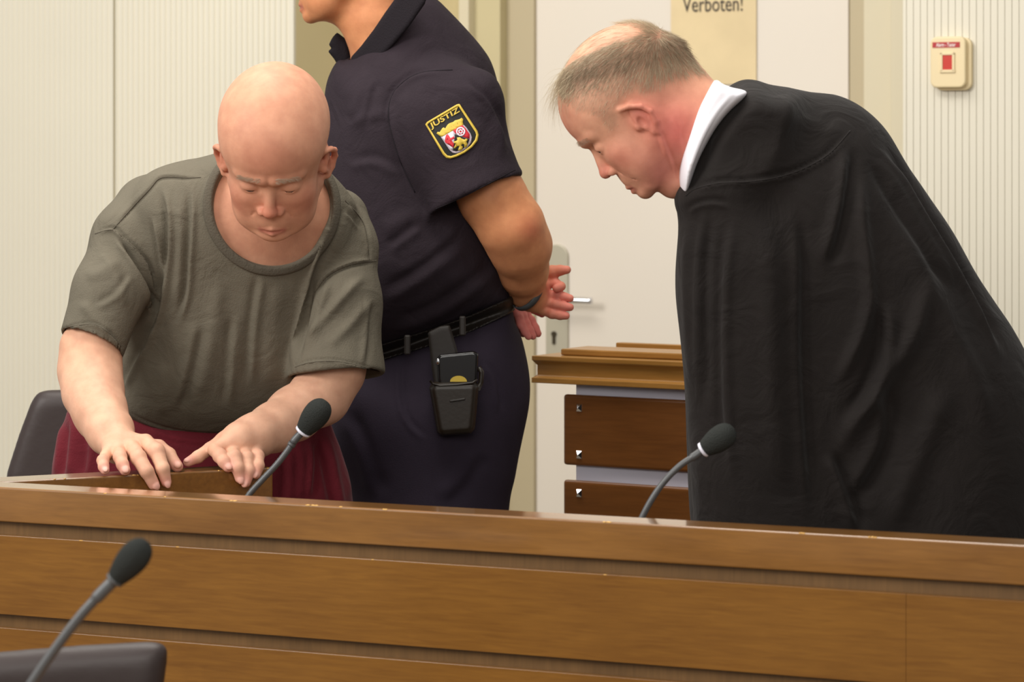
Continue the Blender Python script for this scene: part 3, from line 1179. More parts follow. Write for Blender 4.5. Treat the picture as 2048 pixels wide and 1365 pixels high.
def finish(name, V, Q, m, parent, off, tone=None):
    return link(name, fastmesh(name, V - np.asarray(off), Q, tone), m, parent)


SK = np.array(srgb(217, 172, 145)[:3]); SKR = np.array(srgb(206, 112, 90)[:3]); LIP = np.array(srgb(180, 104, 92)[:3])


def rp(px, d): return px * d / F


def seam(name, bvh, pts, m, parent, o_, rad=0.0009, lift=0.0002):
    """stitched seam lying on the cloth"""
    c0 = Vector((0, 0, HC)); out = []
    for q in crom(pts, 8):
        h_ = bvh.ray_cast(c0, (Vector(P(q[0], q[1], 5.5)) - c0).normalized())
        if h_[0]: out.append(h_[0] + h_[1] * lift * (1 if h_[1].y < 0 else -1) - Vector(o_))
    if len(out) > 2: return tube(name, m, out, rad, parent, 6)


# ---------------------------------------------------------------- 1: older man in grey t-shirt, leaning on the rail
off = np.array([-0.42, 5.62, 0.0])
man = empty('person', tuple(off))
tag(man, 'bald man in grey t-shirt and maroon trousers leaning with both hands on the rail', 'person')

pt = math.radians(38)
H1 = Head(P(549, 296, 5.12), (-0.03, -math.cos(pt), -math.sin(pt)), (0.0, -math.sin(pt), math.cos(pt)), 1.02 / 1172, 1.13, jowl=1)

torso_poly = [(403, 316), (372, 321), (330, 331), (296, 346), (268, 372), (246, 410), (236, 470), (238, 560), (244, 680), (243, 760), (246, 815), (262, 838), (300, 856), (350, 869),
              (420, 878), (480, 874), (540, 862), (600, 850), (655, 838), (668, 832), (682, 800), (694, 740), (700, 660), (712, 600), (722, 540), (724, 470), (712, 415), (692, 380), (650, 335), (600, 305), (548, 292), (480, 296)]
tor1 = Inflate(torso_poly, 5.44, 0.145, 0.20, ref=(500, 420), kz=-0.34)
slL = ([P(300, 425, 5.46), P(262, 480, 5.42), P(222, 580, 5.37), P(180, 700, 5.33)], [rp(76, 5.4), rp(76, 5.4), rp(72, 5.4), rp(66, 5.4)])
slR = ([P(672, 440, 5.50), P(678, 500, 5.47), P(676, 600, 5.44), P(672, 745, 5.42), P(671, 780, 5.41)], [rp(66, 5.4), rp(76, 5.4), rp(84, 5.4), rp(93, 5.4), rp(95, 5.4)])
# cuff planes
cL = P(180, 688, 5.33); nL = np.array([-0.36, -0.42, -0.83]); nL /= np.linalg.norm(nL)
cR = P(671, 752, 5.42); nR = np.array([0.06, -0.22, -0.97]); nR /= np.linalg.norm(nR)
neckC = P(547, 404, 5.27)


def shirt1(p):
    t = tor1(p)
    # rumpled drape of the front
    a = chain(p, slL[0], slL[1], 0.02)
    a = smax(a, (p - cL) @ nL, 0.004)
    inn = chain(p, [P(215, 600, 5.36), P(182, 695, 5.33), P(150, 780, 5.29)], [rp(40, 5.4), rp(60, 5.4), rp(66, 5.4)])
    a = smax(a, -inn, 0.003)
    b = chain(p, slR[0], slR[1], 0.02)
    b = smax(b, (p - cR) @ nR, 0.004)
    inn = chain(p, [P(676, 640, 5.44), P(672, 750, 5.42), P(670, 830, 5.41)], [rp(60, 5.4), rp(87, 5.4), rp(92, 5.4)])
    b = smax(b, -inn, 0.003)
    f = smin(t, a, 0.012)
    f = smin(f, b, 0.012)
    f = smax(f, -ell(p, neckC, (0.118, 0.17, 0.128)), 0.008)
    return f


lo, hi = P(95, 900, 5.2), P(790, 280, 5.2)
lo = np.array([lo[0] - .03, 5.10, P(0, 900, 5.65)[2] - .03]); hi = np.array([hi[0] + .04, 5.78, P(0, 285, 5.3)[2] + .05])
V, Q = mesh_sdf(shirt1, lo, hi, 0.0031)
V = relax(V, Q, 1)
V = wobble(V, Q, 0.0016, 3, 8, 11)
f1 = [
    # shoulder seam and sleeve seam on the left of the picture
    ('s', [(402, 355), (372, 356), (345, 354), (318, 358), (298, 380), (262, 418), (225, 460)], 3.2, 0.0022),
    ('r', [(402, 350), (372, 350), (345, 348), (312, 354), (290, 378), (255, 415), (218, 458)], 4, 0.0016),
    ('s', [(190, 468), (225, 458), (250, 478), (285, 512), (305, 560), (312, 610)], 4, 0.004),
    # long folds falling from the shoulder
    ('s', [(320, 370), (335, 430), (336, 500), (326, 580), (312, 640), (290, 690)], 8, -0.0075),
    ('s', [(380, 370), (382, 430), (378, 510), (372, 590), (350, 660)], 7, -0.005),
    ('r', [(350, 380), (362, 450), (360, 540), (352, 620)], 12, 0.004),
    ('s', [(232, 470), (262, 520), (290, 570), (306, 620), (308, 640)], 7, 0.008),
    ('s', [(300, 430), (315, 490), (322, 560), (314, 610)], 6, -0.005),
    ('s', [(310, 640), (290, 690), (262, 740), (245, 780)], 9, -0.006),
    ('r', [(160, 600), (190, 640), (225, 668)], 12, 0.003),
    ('r', [(170, 560), (210, 540), (245, 520)], 14, 0.0025),
    ('r', [(200, 500), (235, 560), (250, 620)], 12, 0.003),
    ('s', [(185, 615), (230, 590), (262, 545)], 8, 0.002),
    # hanging middle
    ('s', [(522, 540), (510, 610), (502, 680), (496, 780)], 10, -0.0035),
    ('r', [(560, 550), (548, 640), (536, 790)], 22, 0.0028),
    ('r', [(440, 540), (430, 640), (410, 740), (390, 820)], 20, 0.004),
    ('s', [(400, 640), (380, 740), (350, 830)], 12, 0.004),
    ('r', [(330, 720), (320, 790), (330, 840)], 16, 0.003),
    ('s', [(470, 620), (460, 720), (452, 820)], 11, -0.003),
    # armpit folds on the right
    ('s', [(690, 400), (660, 470), (630, 530), (612, 600), (596, 680), (586, 740)], 8, 0.0085),
    ('s', [(752, 522), (700, 530), (655, 552), (624, 590)], 4, 0.0045),
    ('r', [(735, 545), (690, 590), (640, 650), (606, 700)], 11, 0.0055),
    ('r', [(748, 590), (700, 650), (650, 700)], 12, 0.004),
    ('s', [(740, 600), (735, 680), (728, 740)], 8, 0.003),
    ('s', [(690, 402), (712, 425), (728, 450), (735, 485), (738, 520)], 4, 0.0035),
    ('s', [(690, 425), (705, 440), (718, 460)], 4, 0.002),
    ('r', [(660, 560), (640, 620), (622, 680)], 9, 0.004),
    # hems
    ('s', [(118, 668), (150, 652), (190, 650), (224, 672), (246, 702)], 3, 0.0018),
    ('s', [(580, 738), (620, 724), (665, 722), (710, 730), (764, 744)], 3, 0.0018),
    ('s', [(250, 822), (300, 848), (360, 864), (430, 870), (500, 864)], 3, 0.0015),
]
V = folds(V, Q, [(k, p_, w_ * 0.85, a_ * 1.45) for k, p_, w_, a_ in f1])
bvh1 = BVHTree.FromPolygons([tuple(v) for v in V], [tuple(map(int, q)) for q in Q])
shirt = finish('t_shirt', V, Q, M['tshirt'], man, off)


for nm, pts in (('shoulder_seam', [(402, 355), (372, 356), (345, 354), (318, 358), (298, 380), (262, 418), (225, 460)]),
                ('sleeve_seam', [(190, 468), (225, 460), (250, 480), (285, 512), (303, 550)]),
                ('cuff_seam', [(130, 656), (150, 652), (190, 650), (224, 672), (242, 694)]),
                ('shoulder_seam', [(690, 402), (712, 425), (728, 450), (735, 485), (738, 520)]),
                ('sleeve_seam', [(752, 522), (700, 530), (655, 552), (630, 585)]),
                ('cuff_seam', [(590, 735), (620, 726), (665, 723), (710, 730), (758, 744)])):
    seam(nm, bvh1, pts, M['tseam'], shirt, off)

# neck band
def nb1(p):
    e = ell(p, neckC, (0.118, 0.17, 0.128))
    return smax(np.abs(e - 0.006) - 0.0085, np.abs(tor1(p) - 0.002) - 0.0052, 0.004)


nlo, nhi = neckC - [0.18, 0.2, 0.19], neckC + [0.18, 0.25, 0.19]
Vn, Qn = mesh_sdf(nb1, nlo, nhi, 0.0026)
finish('neckband', relax(Vn, Qn, 2), Qn, M['tseam'], shirt, off)

# trousers
sh_poly = [(262, 800), (200, 800), (146, 806), (132, 840), (120, 885), (112, 930), (108, 980), (106, 1060), (112, 1300), (130, 1560), (150, 1800), (330, 1810), (380, 1500), (400, 1330), (430, 1330), (450, 1500),
           (480, 1810), (660, 1800), (690, 1500), (705, 1250), (704, 1080), (700, 1000), (694, 945), (682, 895), (664, 850), (652, 820), (600, 800), (430, 795)]
sh1 = Inflate(sh_poly, 5.63, 0.135, 0.16, ref=(400, 900), h=0.008)
V, Q = mesh_sdf(lambda p: smax(sh1(p), -(p[:, 2] - 0.035), 0.01), np.array([-0.92, 5.45, -0.0]), np.array([-0.24, 5.81, 1.02]), 0.0055)
V = wobble(relax(V, Q, 1), Q, 0.004, 2, 6, 5)
V = folds(V, Q, [
    ('r', [(672, 870), (690, 910), (697, 960), (699, 1005)], 7, 0.006),
    ('s', [(640, 860), (655, 920), (668, 980), (680, 1040)], 9, -0.009),
    ('s', [(625, 880), (628, 930), (622, 1000)], 7, 0.007),
    ('r', [(600, 880), (604, 940), (596, 1010)], 8, 0.005),
    ('s', [(570, 890), (575, 950), (570, 1020)], 8, -0.006),
    ('s', [(130, 840), (124, 900), (118, 960)], 7, 0.007),
    ('r', [(150, 830), (146, 890), (138, 960)], 10, 0.006),
    ('s', [(180, 850), (176, 910), (170, 960)], 9, -0.005),
    ('s', [(268, 858), (310, 880), (360, 893), (420, 898), (520, 892)], 5, 0.004),
    ('r', [(275, 848), (330, 872), (400, 884), (470, 884)], 6, 0.004),
])
finish('trousers', V, Q, M['shorts'], man, off)
for px in (240, 570):
    f_ = P(px, 1810, 5.6)
    Vs, Qs = mesh_sdf(lambda p: smax(smin(ell(p, (f_[0], 5.50, 0.045), (0.052, 0.15, 0.05)), ell(p, (f_[0], 5.62, 0.06), (0.045, 0.06, 0.06)), 0.03), -(p[:, 2] - 0.002), 0.004),
                      np.array([f_[0] - .08, 5.3, -0.02]), np.array([f_[0] + .08, 5.72, 0.14]), 0.008)
    finish('shoe', Vs, Qs, M['leather'], man, off)

# arms and hands
# -- the hand on the left of the picture (his right)
R_ = rail_at
armL = ([P(292, 445, 5.46), P(225, 600, 5.38), P(182, 698, 5.34), P(180, 742, 5.32), P(186, 785, 5.285), P(200, 825, 5.24), P(219, 862, 5.195), P(236, 890, 5.155)],
        [rp(k, 5.35) for k in (58, 56, 57, 59, 57, 50, 43, 37)])
dL = lambda px, e: R_(px) + e
handL = dict(
    fat=1.0,
    wrist=P(236, 890, 5.155), nails=True,
    fingers=[  # knuckle, joint, joint, tip
        ([P(211, 912, dL(211, .045)), P(206, 922, dL(206, .025)), P(207, 934, dL(207, .012)), P(210, 941, dL(210, .006))], [11.5, 11.5, 11, 9.5]),
        ([P(238, 906, dL(238, .045)), P(240, 915, dL(240, .020)), P(245, 930, dL(245, .004)), P(250, 941, dL(250, -.004))], [13.5, 13, 12, 10.5]),
        ([P(264, 896, dL(264, .05)), P(277, 916, dL(277, .012)), P(294, 944, dL(294, -.012)), P(308, 969, dL(308, -.013))], [15.5, 15.5, 14, 11]),
        ([P(291, 885, dL(291, .052)), P(313, 904, dL(313, .012)), P(325, 938, dL(325, -.012)), P(333, 965, dL(333, -.013))], [16, 16, 13.5, 11]),
    ],
    thumb=([P(262, 885, dL(262, .07)), P(318, 893, dL(318, .06)), P(338, 909, dL(338, .045)), P(355, 934, dL(355, .014))], [16, 13.5, 13, 11]),
)
armR = ([P(690, 470, 5.50), P(686, 640, 5.45), P(672, 742, 5.42), P(640, 792, 5.40), P(588, 828, 5.345), P(545, 856, 5.285), P(510, 872, 5.24), P(482, 880, 5.215)],
        [rp(k, 5.35) for k in (56, 56, 56, 57, 51, 45, 40, 37)])
handR = dict(
    fat=1.0,
    wrist=P(480, 880, 5.21), nails=True,
    fingers=[
        ([P(430, 900, dL(430, .045)), P(440, 912, dL(440, .020)), P(449, 925, dL(449, .004)), P(456, 935, dL(456, -.004))], [14.5, 13.5, 12.5, 10.5]),
        ([P(461, 903, dL(461, .045)), P(469, 915, dL(469, .008)), P(476, 937, dL(476, -.011)), P(480, 957, dL(480, -.012))], [15, 14.5, 13, 10.5]),
        ([P(485, 905, dL(485, .045)), P(494, 917, dL(494, .008)), P(497, 942, dL(497, -.011)), P(492, 965, dL(492, -.012))], [14.5, 14, 12.5, 10.5]),
        ([P(506, 905, dL(506, .045)), P(516, 913, dL(516, .012)), P(517, 932, dL(517, -.008)), P(512, 949, dL(512, -.011))], [12, 12, 11.5, 9.5]),
    ],
    thumb=([P(447, 882, dL(447, .075)), P(420, 898, dL(420, .07)), P(396, 914, dL(396, .065)), P(376, 925, dL(376, .06))], [16, 13, 12, 9.5]),
)


def nail_frame(pts, r_):
    ax = pts[-1] - pts[-2]; ax = ax / np.linalg.norm(ax)
    nr = np.array([0, -0.75, 0.66]); nr = nr - ax * (nr @ ax); nr /= np.linalg.norm(nr)
    R = np.stack([np.cross(nr, ax), nr, ax], 1)
    return pts[-1] + nr * r_ * 0.80 + ax * r_ * 0.30, R, r_


def hand_sdf(p, hd, d, wr):
    w = hd['wrist']
    f = None
    for (pts, rad) in hd['fingers']:
        k = pts[0]
        g = rc(p, w + (k - w) * 0.1, k, wr * 0.70, rp(rad[0], d) * 1.0)
        f = g if f is None else smin(f, g, 0.0065)
    tp, tr = hd['thumb']
    f = smin(f, rc(p, w, tp[0], wr * .75, rp(tr[0], d)), 0.01)
    for (pts, rad) in hd['fingers']:
        rr = [rp(k * hd.get('fat', 1), d) for k in rad]
        g = chain(p, pts, rr, 0.0035)
        # knuckle swell at the middle joint
        g = smin(g, np.linalg.norm(p - pts[1], axis=1) - rr[1] * 1.04, 0.003)
        f = smin(f, g, 0.0022)
    g = chain(p, tp, [rp(k, d) for k in tr], 0.004)
    f = smin(f, g, 0.006)
    if hd.get('nails'):
        for (pts, rad) in hd['fingers'] + [hd['thumb']]:
            c, R, r_ = nail_frame(pts, rp(rad[-1], d))
            f = np.minimum(f, ell(p, c, (r_ * 0.66, r_ * 0.34, r_ * 0.85), R))
    return f


def arm_sdf(arm, hd, d, wr):
    def f(p):
        a = chain(p, arm[0], arm[1], 0.02)
        return smin(a, hand_sdf(p, hd, d, wr), 0.012)
    return f


def body_neck1(p):
    f = H1(p)
    n = chain(p, [H1.w(-45, 0, -60), P(548, 390, 5.36), P(548, 440, 5.42)], [rp(62, 5.2), rp(70, 5.3), rp(95, 5.4)])
    f = smin(f, n, 0.022)
    ch = smax(tor1(p) + 0.010, ell(p, P(547, 420, 5.38), (0.17, 0.19, 0.19)), 0.01)
    return smin(f, ch, 0.02)


parts, tones = [], []
lo, hi = H1.box(); lo = lo.copy(); hi = hi.copy()
lo[2] = P(0, 600, 5.3)[2]; hi[1] += 0.22; lo[0] -= .02; hi[0] += .02
V, Q = mesh_sdf(body_neck1, lo, hi, 0.0021)
V = relax(V, Q, 1)
N1 = vnormals(V, Q)
T = H1.tone(V, srgb(208, 154, 126), srgb(190, 104, 84), LIP)
L = H1.loc(V)
parts.append((V, Q)); tones.append(T); V1h, N1h = V, N1


def skintone(V, base, spots):
    T = np.tile(np.array(base, float), (len(V), 1))
    for c, r, col, w in spots:
        k = (w * np.exp(-((V - c) ** 2).sum(1) / r ** 2))[:, None]
        T = T * (1 - k) + np.array(col) * k
    return T


PINK = np.array(srgb(222, 150, 138)[:3]); TAN = np.array(srgb(214, 158, 120)[:3])
NAIL = np.array(srgb(236, 190, 178)[:3])
for arm, hd in ((armL, handL), (armR, handR)):
    f = arm_sdf(arm, hd, 5.15, rp(35, 5.2))
    allp = list(arm[0]) + [q for a in hd['fingers'] for q in a[0]] + list(hd['thumb'][0])
    lo, hi = bounds(allp, 0.075)
    V, Q = mesh_sdf(f, lo, hi, 0.0015)
    V = relax(V, Q, 1)
    sp = []
    for pts, rad in hd['fingers'] + [hd['thumb']]:
        sp.append((pts[-1], 0.014, PINK, 0.75)); sp.append((pts[1], 0.010, PINK, 0.45)); sp.append((pts[0], 0.012, TAN, 0.3))
        ax = pts[-1] - pts[-2]; ax /= np.linalg.norm(ax)
        nail = nail_frame(pts, rp(rad[-1], 5.15))[0]
        sp.append((nail, 0.0062, NAIL, 1.0))
    sp.append((arm[0][2], 0.06, TAN, 0.5)); sp.append((arm[0][4], 0.06, SK * 1.04, 0.4))
    V = wobble(V, Q, 0.0005, 12, 30, 2)
    parts.append((V, Q)); tones.append(skintone(V, SK, sp))
# hidden trunk and legs, inside the clothes
trk = lambda p: smax(tor1(p) + 0.022, -(p[:, 2] - 0.95), 0.02)
V, Q = mesh_sdf(trk, np.array([-0.85, 5.15, 0.9]), np.array([-0.2, 5.8, 1.45]), 0.013)
parts.append((V, Q)); tones.append(skintone(V, SK, []))
V, Q = mesh_sdf(lambda p: smax(smax(sh1(p) + 0.03, -(p[:, 2] - 0.06), 0.01), (p[:, 2] - 1.0), 0.01), np.array([-0.92, 5.45, 0]), np.array([-0.24, 5.81, 1.02]), 0.013)
parts.append((V, Q)); tones.append(skintone(V, SK, []))
V, Q = cat(parts)
body1 = finish('body', V, Q, M['skin'], man, off, np.concatenate(tones))
H1.eyes(body1, off)
for o in body1.children: pass
brows(H1, man, off, M['hairlight'], V1h, N1h)

# ---------------------------------------------------------------- 2: robed man bending over (right)
off = np.array([0.62, 5.05, 0.0])
law = empty('person', tuple(off))
tag(law, 'man with thinning grey hair and black robe bowing forward, seen from the side', 'person')
D2 = 4.95
fw = (-0.733, -0.02, -0.68); up = (-0.68, 0.0, 0.733)
H2 = Head(P(1265, 215, D2), fw, up, D2 / F, 1.0)


def neck2(p):
    f = H2(p)
    n = chain(p, [P(1296, 225, D2), P(1345, 258, D2 + .005), P(1366, 270, D2 + .008)], [rp(84, D2), rp(88, D2), rp(80, D2)])
    f = smin(f, n, 0.02)
    f = smin(f, rc(p, P(1345, 118, D2), P(1392, 190, D2), rp(34, D2), rp(46, D2)), 0.03)
    j = rc(p, P(1332, 340, D2), P(1348, 362, D2), rp(36, D2), rp(36, D2))
    f = smin(f, j, 0.012)
    g = np.clip(ell(p, P(1330, 330, D2), (.05, .2, .06)), -1, 1)
    return f


lo, hi = H2.box(); hi[0] += 0.06
V, Q = mesh_sdf(neck2, lo, hi, 0.0019)
V = relax(V, Q, 1)
# creases of the neck behind the jaw, lines by the eye
V = folds(V, Q, [('s', [(1322, 262), (1336, 300), (1350, 340), (1356, 370)], 4, 0.0015), ('s', [(1312, 256), (1322, 290), (1330, 320)], 4, -0.0012),
                 ('s', [(1345, 230), (1358, 260), (1368, 300)], 5, 0.001),
                 ])
N2 = vnormals(V, Q)
SK2 = np.array(srgb(214, 160, 132)[:3]); RED2 = np.array(srgb(198, 104, 94)[:3])
T = H2.tone(V, SK2, RED2, LIP)
uv = to_px(V)
L = H2.loc(V)
# reddened neck and jaw; bluish shaven chin
k = np.exp(-(((uv[:, 0] - 1350) / 62) ** 2 + ((uv[:, 1] - 265) / 75) ** 2)) * .85
T = T * (1 - k[:, None]) + np.array(srgb(196, 98, 92)[:3]) * k[:, None]
k = np.exp(-(((uv[:, 0] - 1318) / 44) ** 2 + ((uv[:, 1] - 350) / 44) ** 2)) * .6
T = T * (1 - k[:, None]) + np.array(srgb(182, 104, 98)[:3]) * k[:, None]
crop = lambda l: [(1080 + x / 3.412, 20 + y / 3.412) for x, y in l]
hp = np.array(crop([(120, 480), (165, 400), (240, 345), (330, 300), (430, 255), (540, 212), (640, 190), (720, 160), (640, 112), (520, 88), (560, 30), (740, 40), (890, 120), (980, 240), (1060, 360), (1130, 440),
                    (1000, 455), (850, 510), (760, 570), (640, 598), (560, 618), (520, 680), (510, 800), (470, 830), (440, 790), (400, 750), (330, 705), (240, 700), (190, 640), (140, 600)]))
# the same hair line on both sides: evaluated in the head's own side view
sv = np.stack([1265 + (L[:, 0] * fw[0] + L[:, 2] * up[0]), 215 - (L[:, 0] * fw[2] + L[:, 2] * up[2])], 1)
inh = pip(sv, hp)
ear = (np.abs(L[:, 1]) > 88) & (L[:, 0] > -25) & (L[:, 2] < 25)
inh &= ~ear
fade = np.clip(1 - (np.clip((sv[:, 1] - 150) / 70, 0, 1)) * 0.55, 0, 1)
core = np.exp(-((sv[:, 1] - (140 - (sv[:, 0] - 1200) * 0.33)) / 30) ** 2)
shade = np.where(inh, 0.35 + 0.45 * core, 0)
# soften
for _ in range(5):
    A = np.zeros(len(V)); c = np.zeros(len(V))
    for a, b in ((0, 1), (1, 2), (2, 3), (3, 0)):
        np.add.at(A, Q[:, a], shade[Q[:, b]]); np.add.at(c, Q[:, a], 1)
        np.add.at(A, Q[:, b], shade[Q[:, a]]); np.add.at(c, Q[:, b], 1)
    shade = A / np.maximum(c, 1)
HC_ = np.array(srgb(146, 118, 96)[:3])
T = T * (1 - shade[:, None]) + HC_ * shade[:, None]
parts, tones = [(V, Q)], [T]
V2h, Q2h = V, Q

robe_poly = [(1480, 178), (1500, 173), (1530, 183), (1565, 192), (1600, 195), (1640, 203), (1680, 218), (1720, 240), (1760, 268), (1790, 302), (1825, 348), (1860, 400), (1905, 465), (1950, 540), (1990, 600), (2025, 655),
             (2060, 730), (2090, 830), (2110, 950), (2125, 1200), (2130, 1500), (2130, 1830), (1480, 1830), (1440, 1500), (1420, 1250), (1395, 1100), (1385, 1040), (1376, 900), (1368, 780), (1358, 680), (1350, 600),
             (1350, 540), (1356, 470), (1357, 430), (1361, 396), (1372, 345), (1388, 296), (1412, 250), (1445, 210)]
tor2 = Inflate(robe_poly, 5.06, 0.20, 0.21, ref=(1600, 500), h=0.008)
slv_poly = [(1440, 330), (1395, 372), (1362, 400), (1357, 440), (1351, 540), (1351, 620), (1360, 700), (1369, 800), (1377, 920), (1386, 1050), (1400, 1180), (1420, 1300), (1560, 1330), (1720, 1290), (1712, 1150), (1700, 1060),
            (1672, 960), (1655, 870), (1646, 780), (1645, 680), (1640, 560), (1620, 470), (1570, 400), (1500, 350)]
slv2 = Inflate(slv_poly, 4.93, 0.10, 0.13, ref=(1500, 700), h=0.007)
sheath_poly = [(1480, 178), (1510, 176), (1540, 186), (1590, 200), (1590, 280), (1540, 380), (1440, 420), (1362, 400), (1372, 345), (1388, 296), (1412, 250), (1445, 210)]
sheath2 = Inflate(sheath_poly, D2 + 0.03, rp(118, D2) + 0.022, 0.040, ref=(1480, 280), h=0.004, blur=2, n=3)
# upper torso bends forward: shoulders stand a little nearer
neckhole = lambda p: rc(p, P(1362, 275, D2), P(1440, 322, D2), rp(112, D2), rp(104, D2))
nax = np.array([-0.62, 0, 0.78])


def robe2(p):
    f = smin(tor2(p), slv2(p), 0.022)
    sh = rc(p, P(1500, 300, 5.03), P(1640, 330, 5.04), 0.085, 0.11)
    f = smin(f, sh, 0.05)
    g = sheath2(p)
    return smin(f, g, 0.045)


V, Q = mesh_sdf(robe2, np.array([0.24, 4.72, 0.02]), np.array([1.02, 5.36, 1.58]), 0.0043)
V = relax(V, Q, 1)
V = wobble(V, Q, 0.003, 1.5, 5, 8, (1, 1, .6))
V = folds(V, Q, [
    # yoke seam
    ('s', [(1366, 392), (1392, 376), (1440, 365), (1500, 362), (1560, 352), (1610, 335), (1660, 305), (1705, 255)], 5, 0.0045),
    ('s', [(1372, 426), (1395, 410), (1430, 404), (1462, 412)], 5, 0.004),
    # pleats falling from the yoke
    ('s', [(1420, 410), (1410, 470), (1404, 560), (1404, 680), (1408, 820)], 9, 0.007),
    ('r', [(1385, 420), (1374, 520), (1376, 640), (1388, 800)], 10, 0.006),
    ('s', [(1465, 420), (1450, 500), (1444, 620), (1446, 800), (1460, 980)], 11, -0.007),
    ('r', [(1530, 420), (1540, 560), (1545, 760), (1560, 1000)], 26, 0.009),
    ('s', [(1590, 400), (1600, 520), (1600, 700), (1610, 900), (1625, 1050)], 13, 0.007),
    # body beside the sleeve
    ('s', [(1700, 290), (1690, 380), (1672, 470), (1650, 540)], 12, 0.010),
    ('r', [(1725, 330), (1722, 430), (1735, 540), (1738, 620), (1700, 720), (1660, 790)], 13, 0.012),
    ('s', [(1760, 600), (1770, 680), (1740, 780), (1690, 850)], 14, -0.010),
    ('r', [(1850, 540), (1830, 660), (1770, 760), (1700, 860), (1670, 930)], 18, 0.012),
    ('s', [(1750, 280), (1800, 345), (1850, 430), (1905, 520), (1960, 620), (2010, 720)], 8, 0.011),
    ('s', [(1740, 310), (1790, 390), (1850, 490), (1910, 590)], 12, -0.008),
    ('r', [(1780, 420), (1850, 560), (1930, 720), (1990, 880)], 22, 0.010),
    ('s', [(1760, 760), (1770, 860), (1740, 940), (1690, 1010)], 16, 0.009),
    ('r', [(1900, 760), (1850, 880), (1800, 1000), (1780, 1080)], 26, 0.010),
    ('s', [(1660, 900), (1690, 980), (1720, 1070)], 12, 0.010),
    ('r', [(1560, 230), (1620, 250), (1680, 280)], 22, 0.003),
    ('s', [(1415, 250), (1408, 300), (1392, 350)], 8, 0.003),
])
rob = finish('robe', V, Q, M['robe'], law, off)
bvh2 = BVHTree.FromPolygons([tuple(v) for v in V], [tuple(map(int, q)) for q in Q])
seam('yoke_seam', bvh2, [(1372, 392), (1392, 378), (1440, 367), (1500, 364), (1560, 354), (1610, 337), (1660, 307), (1700, 262)], M['robe'], rob, off, 0.001)

# white stand-up collar between neck and robe
col_poly = [(1427, 161), (1444, 168), (1462, 175), (1492, 183), (1486, 200), (1452, 232), (1424, 270), (1402, 312), (1386, 352), (1370, 396), (1361, 388), (1355, 360), (1357, 318), (1366, 280), (1380, 240), (1400, 200)]
colr = Inflate(col_poly, D2 + 0.008, rp(119, D2), 0.016, ref=(1400, 280), h=0.003, blur=1, n=4)
V, Q = mesh_sdf(lambda p: colr(p), P(1340, 420, 4.8) - [0, 0.0, 0], P(1510, 140, 4.8) + [0.01, 0.36, 0.0], 0.0028)
V = relax(V, Q, 3)
V = folds(V, Q, [('s', [(1478, 180), (1440, 222), (1412, 268), (1390, 320), (1372, 372)], 5, 0.0025)])
finish('shirt_collar', V, Q, M['collar'], law, off)

V, Q = mesh_sdf(lambda p: smax(tor2(p) + 0.05, -(p[:, 2] - 0.05), .01), np.array([0.24, 4.85, 0.0]), np.array([1.02, 5.30, 1.55]), 0.016)
parts.append((V, Q)); tones.append(skintone(V, SK2, []))
V, Q = cat(parts)
body2 = finish('body', V, Q, M['skin'], law, off, np.concatenate(tones))
H2.eyes(body2, off)
brows(H2, law, off, M['hairlight'], V2h, N2)
for sx in (0.75, 0.93):
    Vs, Qs = mesh_sdf(lambda p: smax(ell(p, (sx - .06, 5.05, 0.04), (0.15, 0.05, 0.05)), -(p[:, 2] - 0.002), 0.004), np.array([sx - .25, 4.97, -0.02]), np.array([sx + .13, 5.13, 0.12]), 0.009)
    finish('shoe', Vs, Qs, M['leather'], law, off)

# hair strands
r = np.random.RandomState(12)
idx = np.where((~ear) & (shade > 0.06) & (r.rand(len(shade)) < shade * 2.2))[0]
svd = sv[idx]
pick = r.choice(len(idx), 16000)
pk = r.rand(len(pick)) < np.clip(1.15 - np.clip((svd[pick, 1] - (165 - (svd[pick, 0] - 1200) * 0.25)) / 45, 0, 1) * 0.95, 0, 1)
pick = pick[pk]
ii = idx[pick]; iiH = ii
root = V2h[ii] + r.normal(size=(len(ii), 3)) * 0.0006
u = sv[ii]
K = np.array([1315, 75])
dx = u - K
dn = dx / np.maximum(np.linalg.norm(dx, axis=1), 1)[:, None]
flow = dn * 0.8 + np.array([-0.25, 0.75])
back = np.clip((u[:, 0] - 1330) / 50, 0, 1)[:, None]
flow = flow * (1 - back) + np.array([0.55, 0.8]) * back
flow += r.normal(size=flow.shape) * 0.22
flow /= np.linalg.norm(flow, axis=1)[:, None]
d3 = np.stack([flow[:, 0], np.zeros(len(flow)), -flow[:, 1]], 1)
Nn = N2[ii]
d3 = d3 - Nn * (d3 * Nn).sum(1)[:, None]
d3 = d3 / np.maximum(np.linalg.norm(d3, axis=1), .2)[:, None] + Nn * 0.22 + r.normal(size=d3.shape) * 0.08
ln = (23 - 14 * np.clip((u[:, 1] - 130) / 60, 0, 1)) * D2 / F * r.uniform(.6, 1.2, len(ii))
mix = np.clip(core[iiH] * 0.9 + r.normal(size=len(iiH)) * 0.28, 0, 1)[:, None]
cols = np.array(srgb(205, 188, 158)[:3]) * (1 - mix) + np.array(srgb(128, 106, 80)[:3]) * mix
hr = hair('hair', root, d3, ln, 0.00018, M['hairtone'], law, 3, None, off, 7, cols)
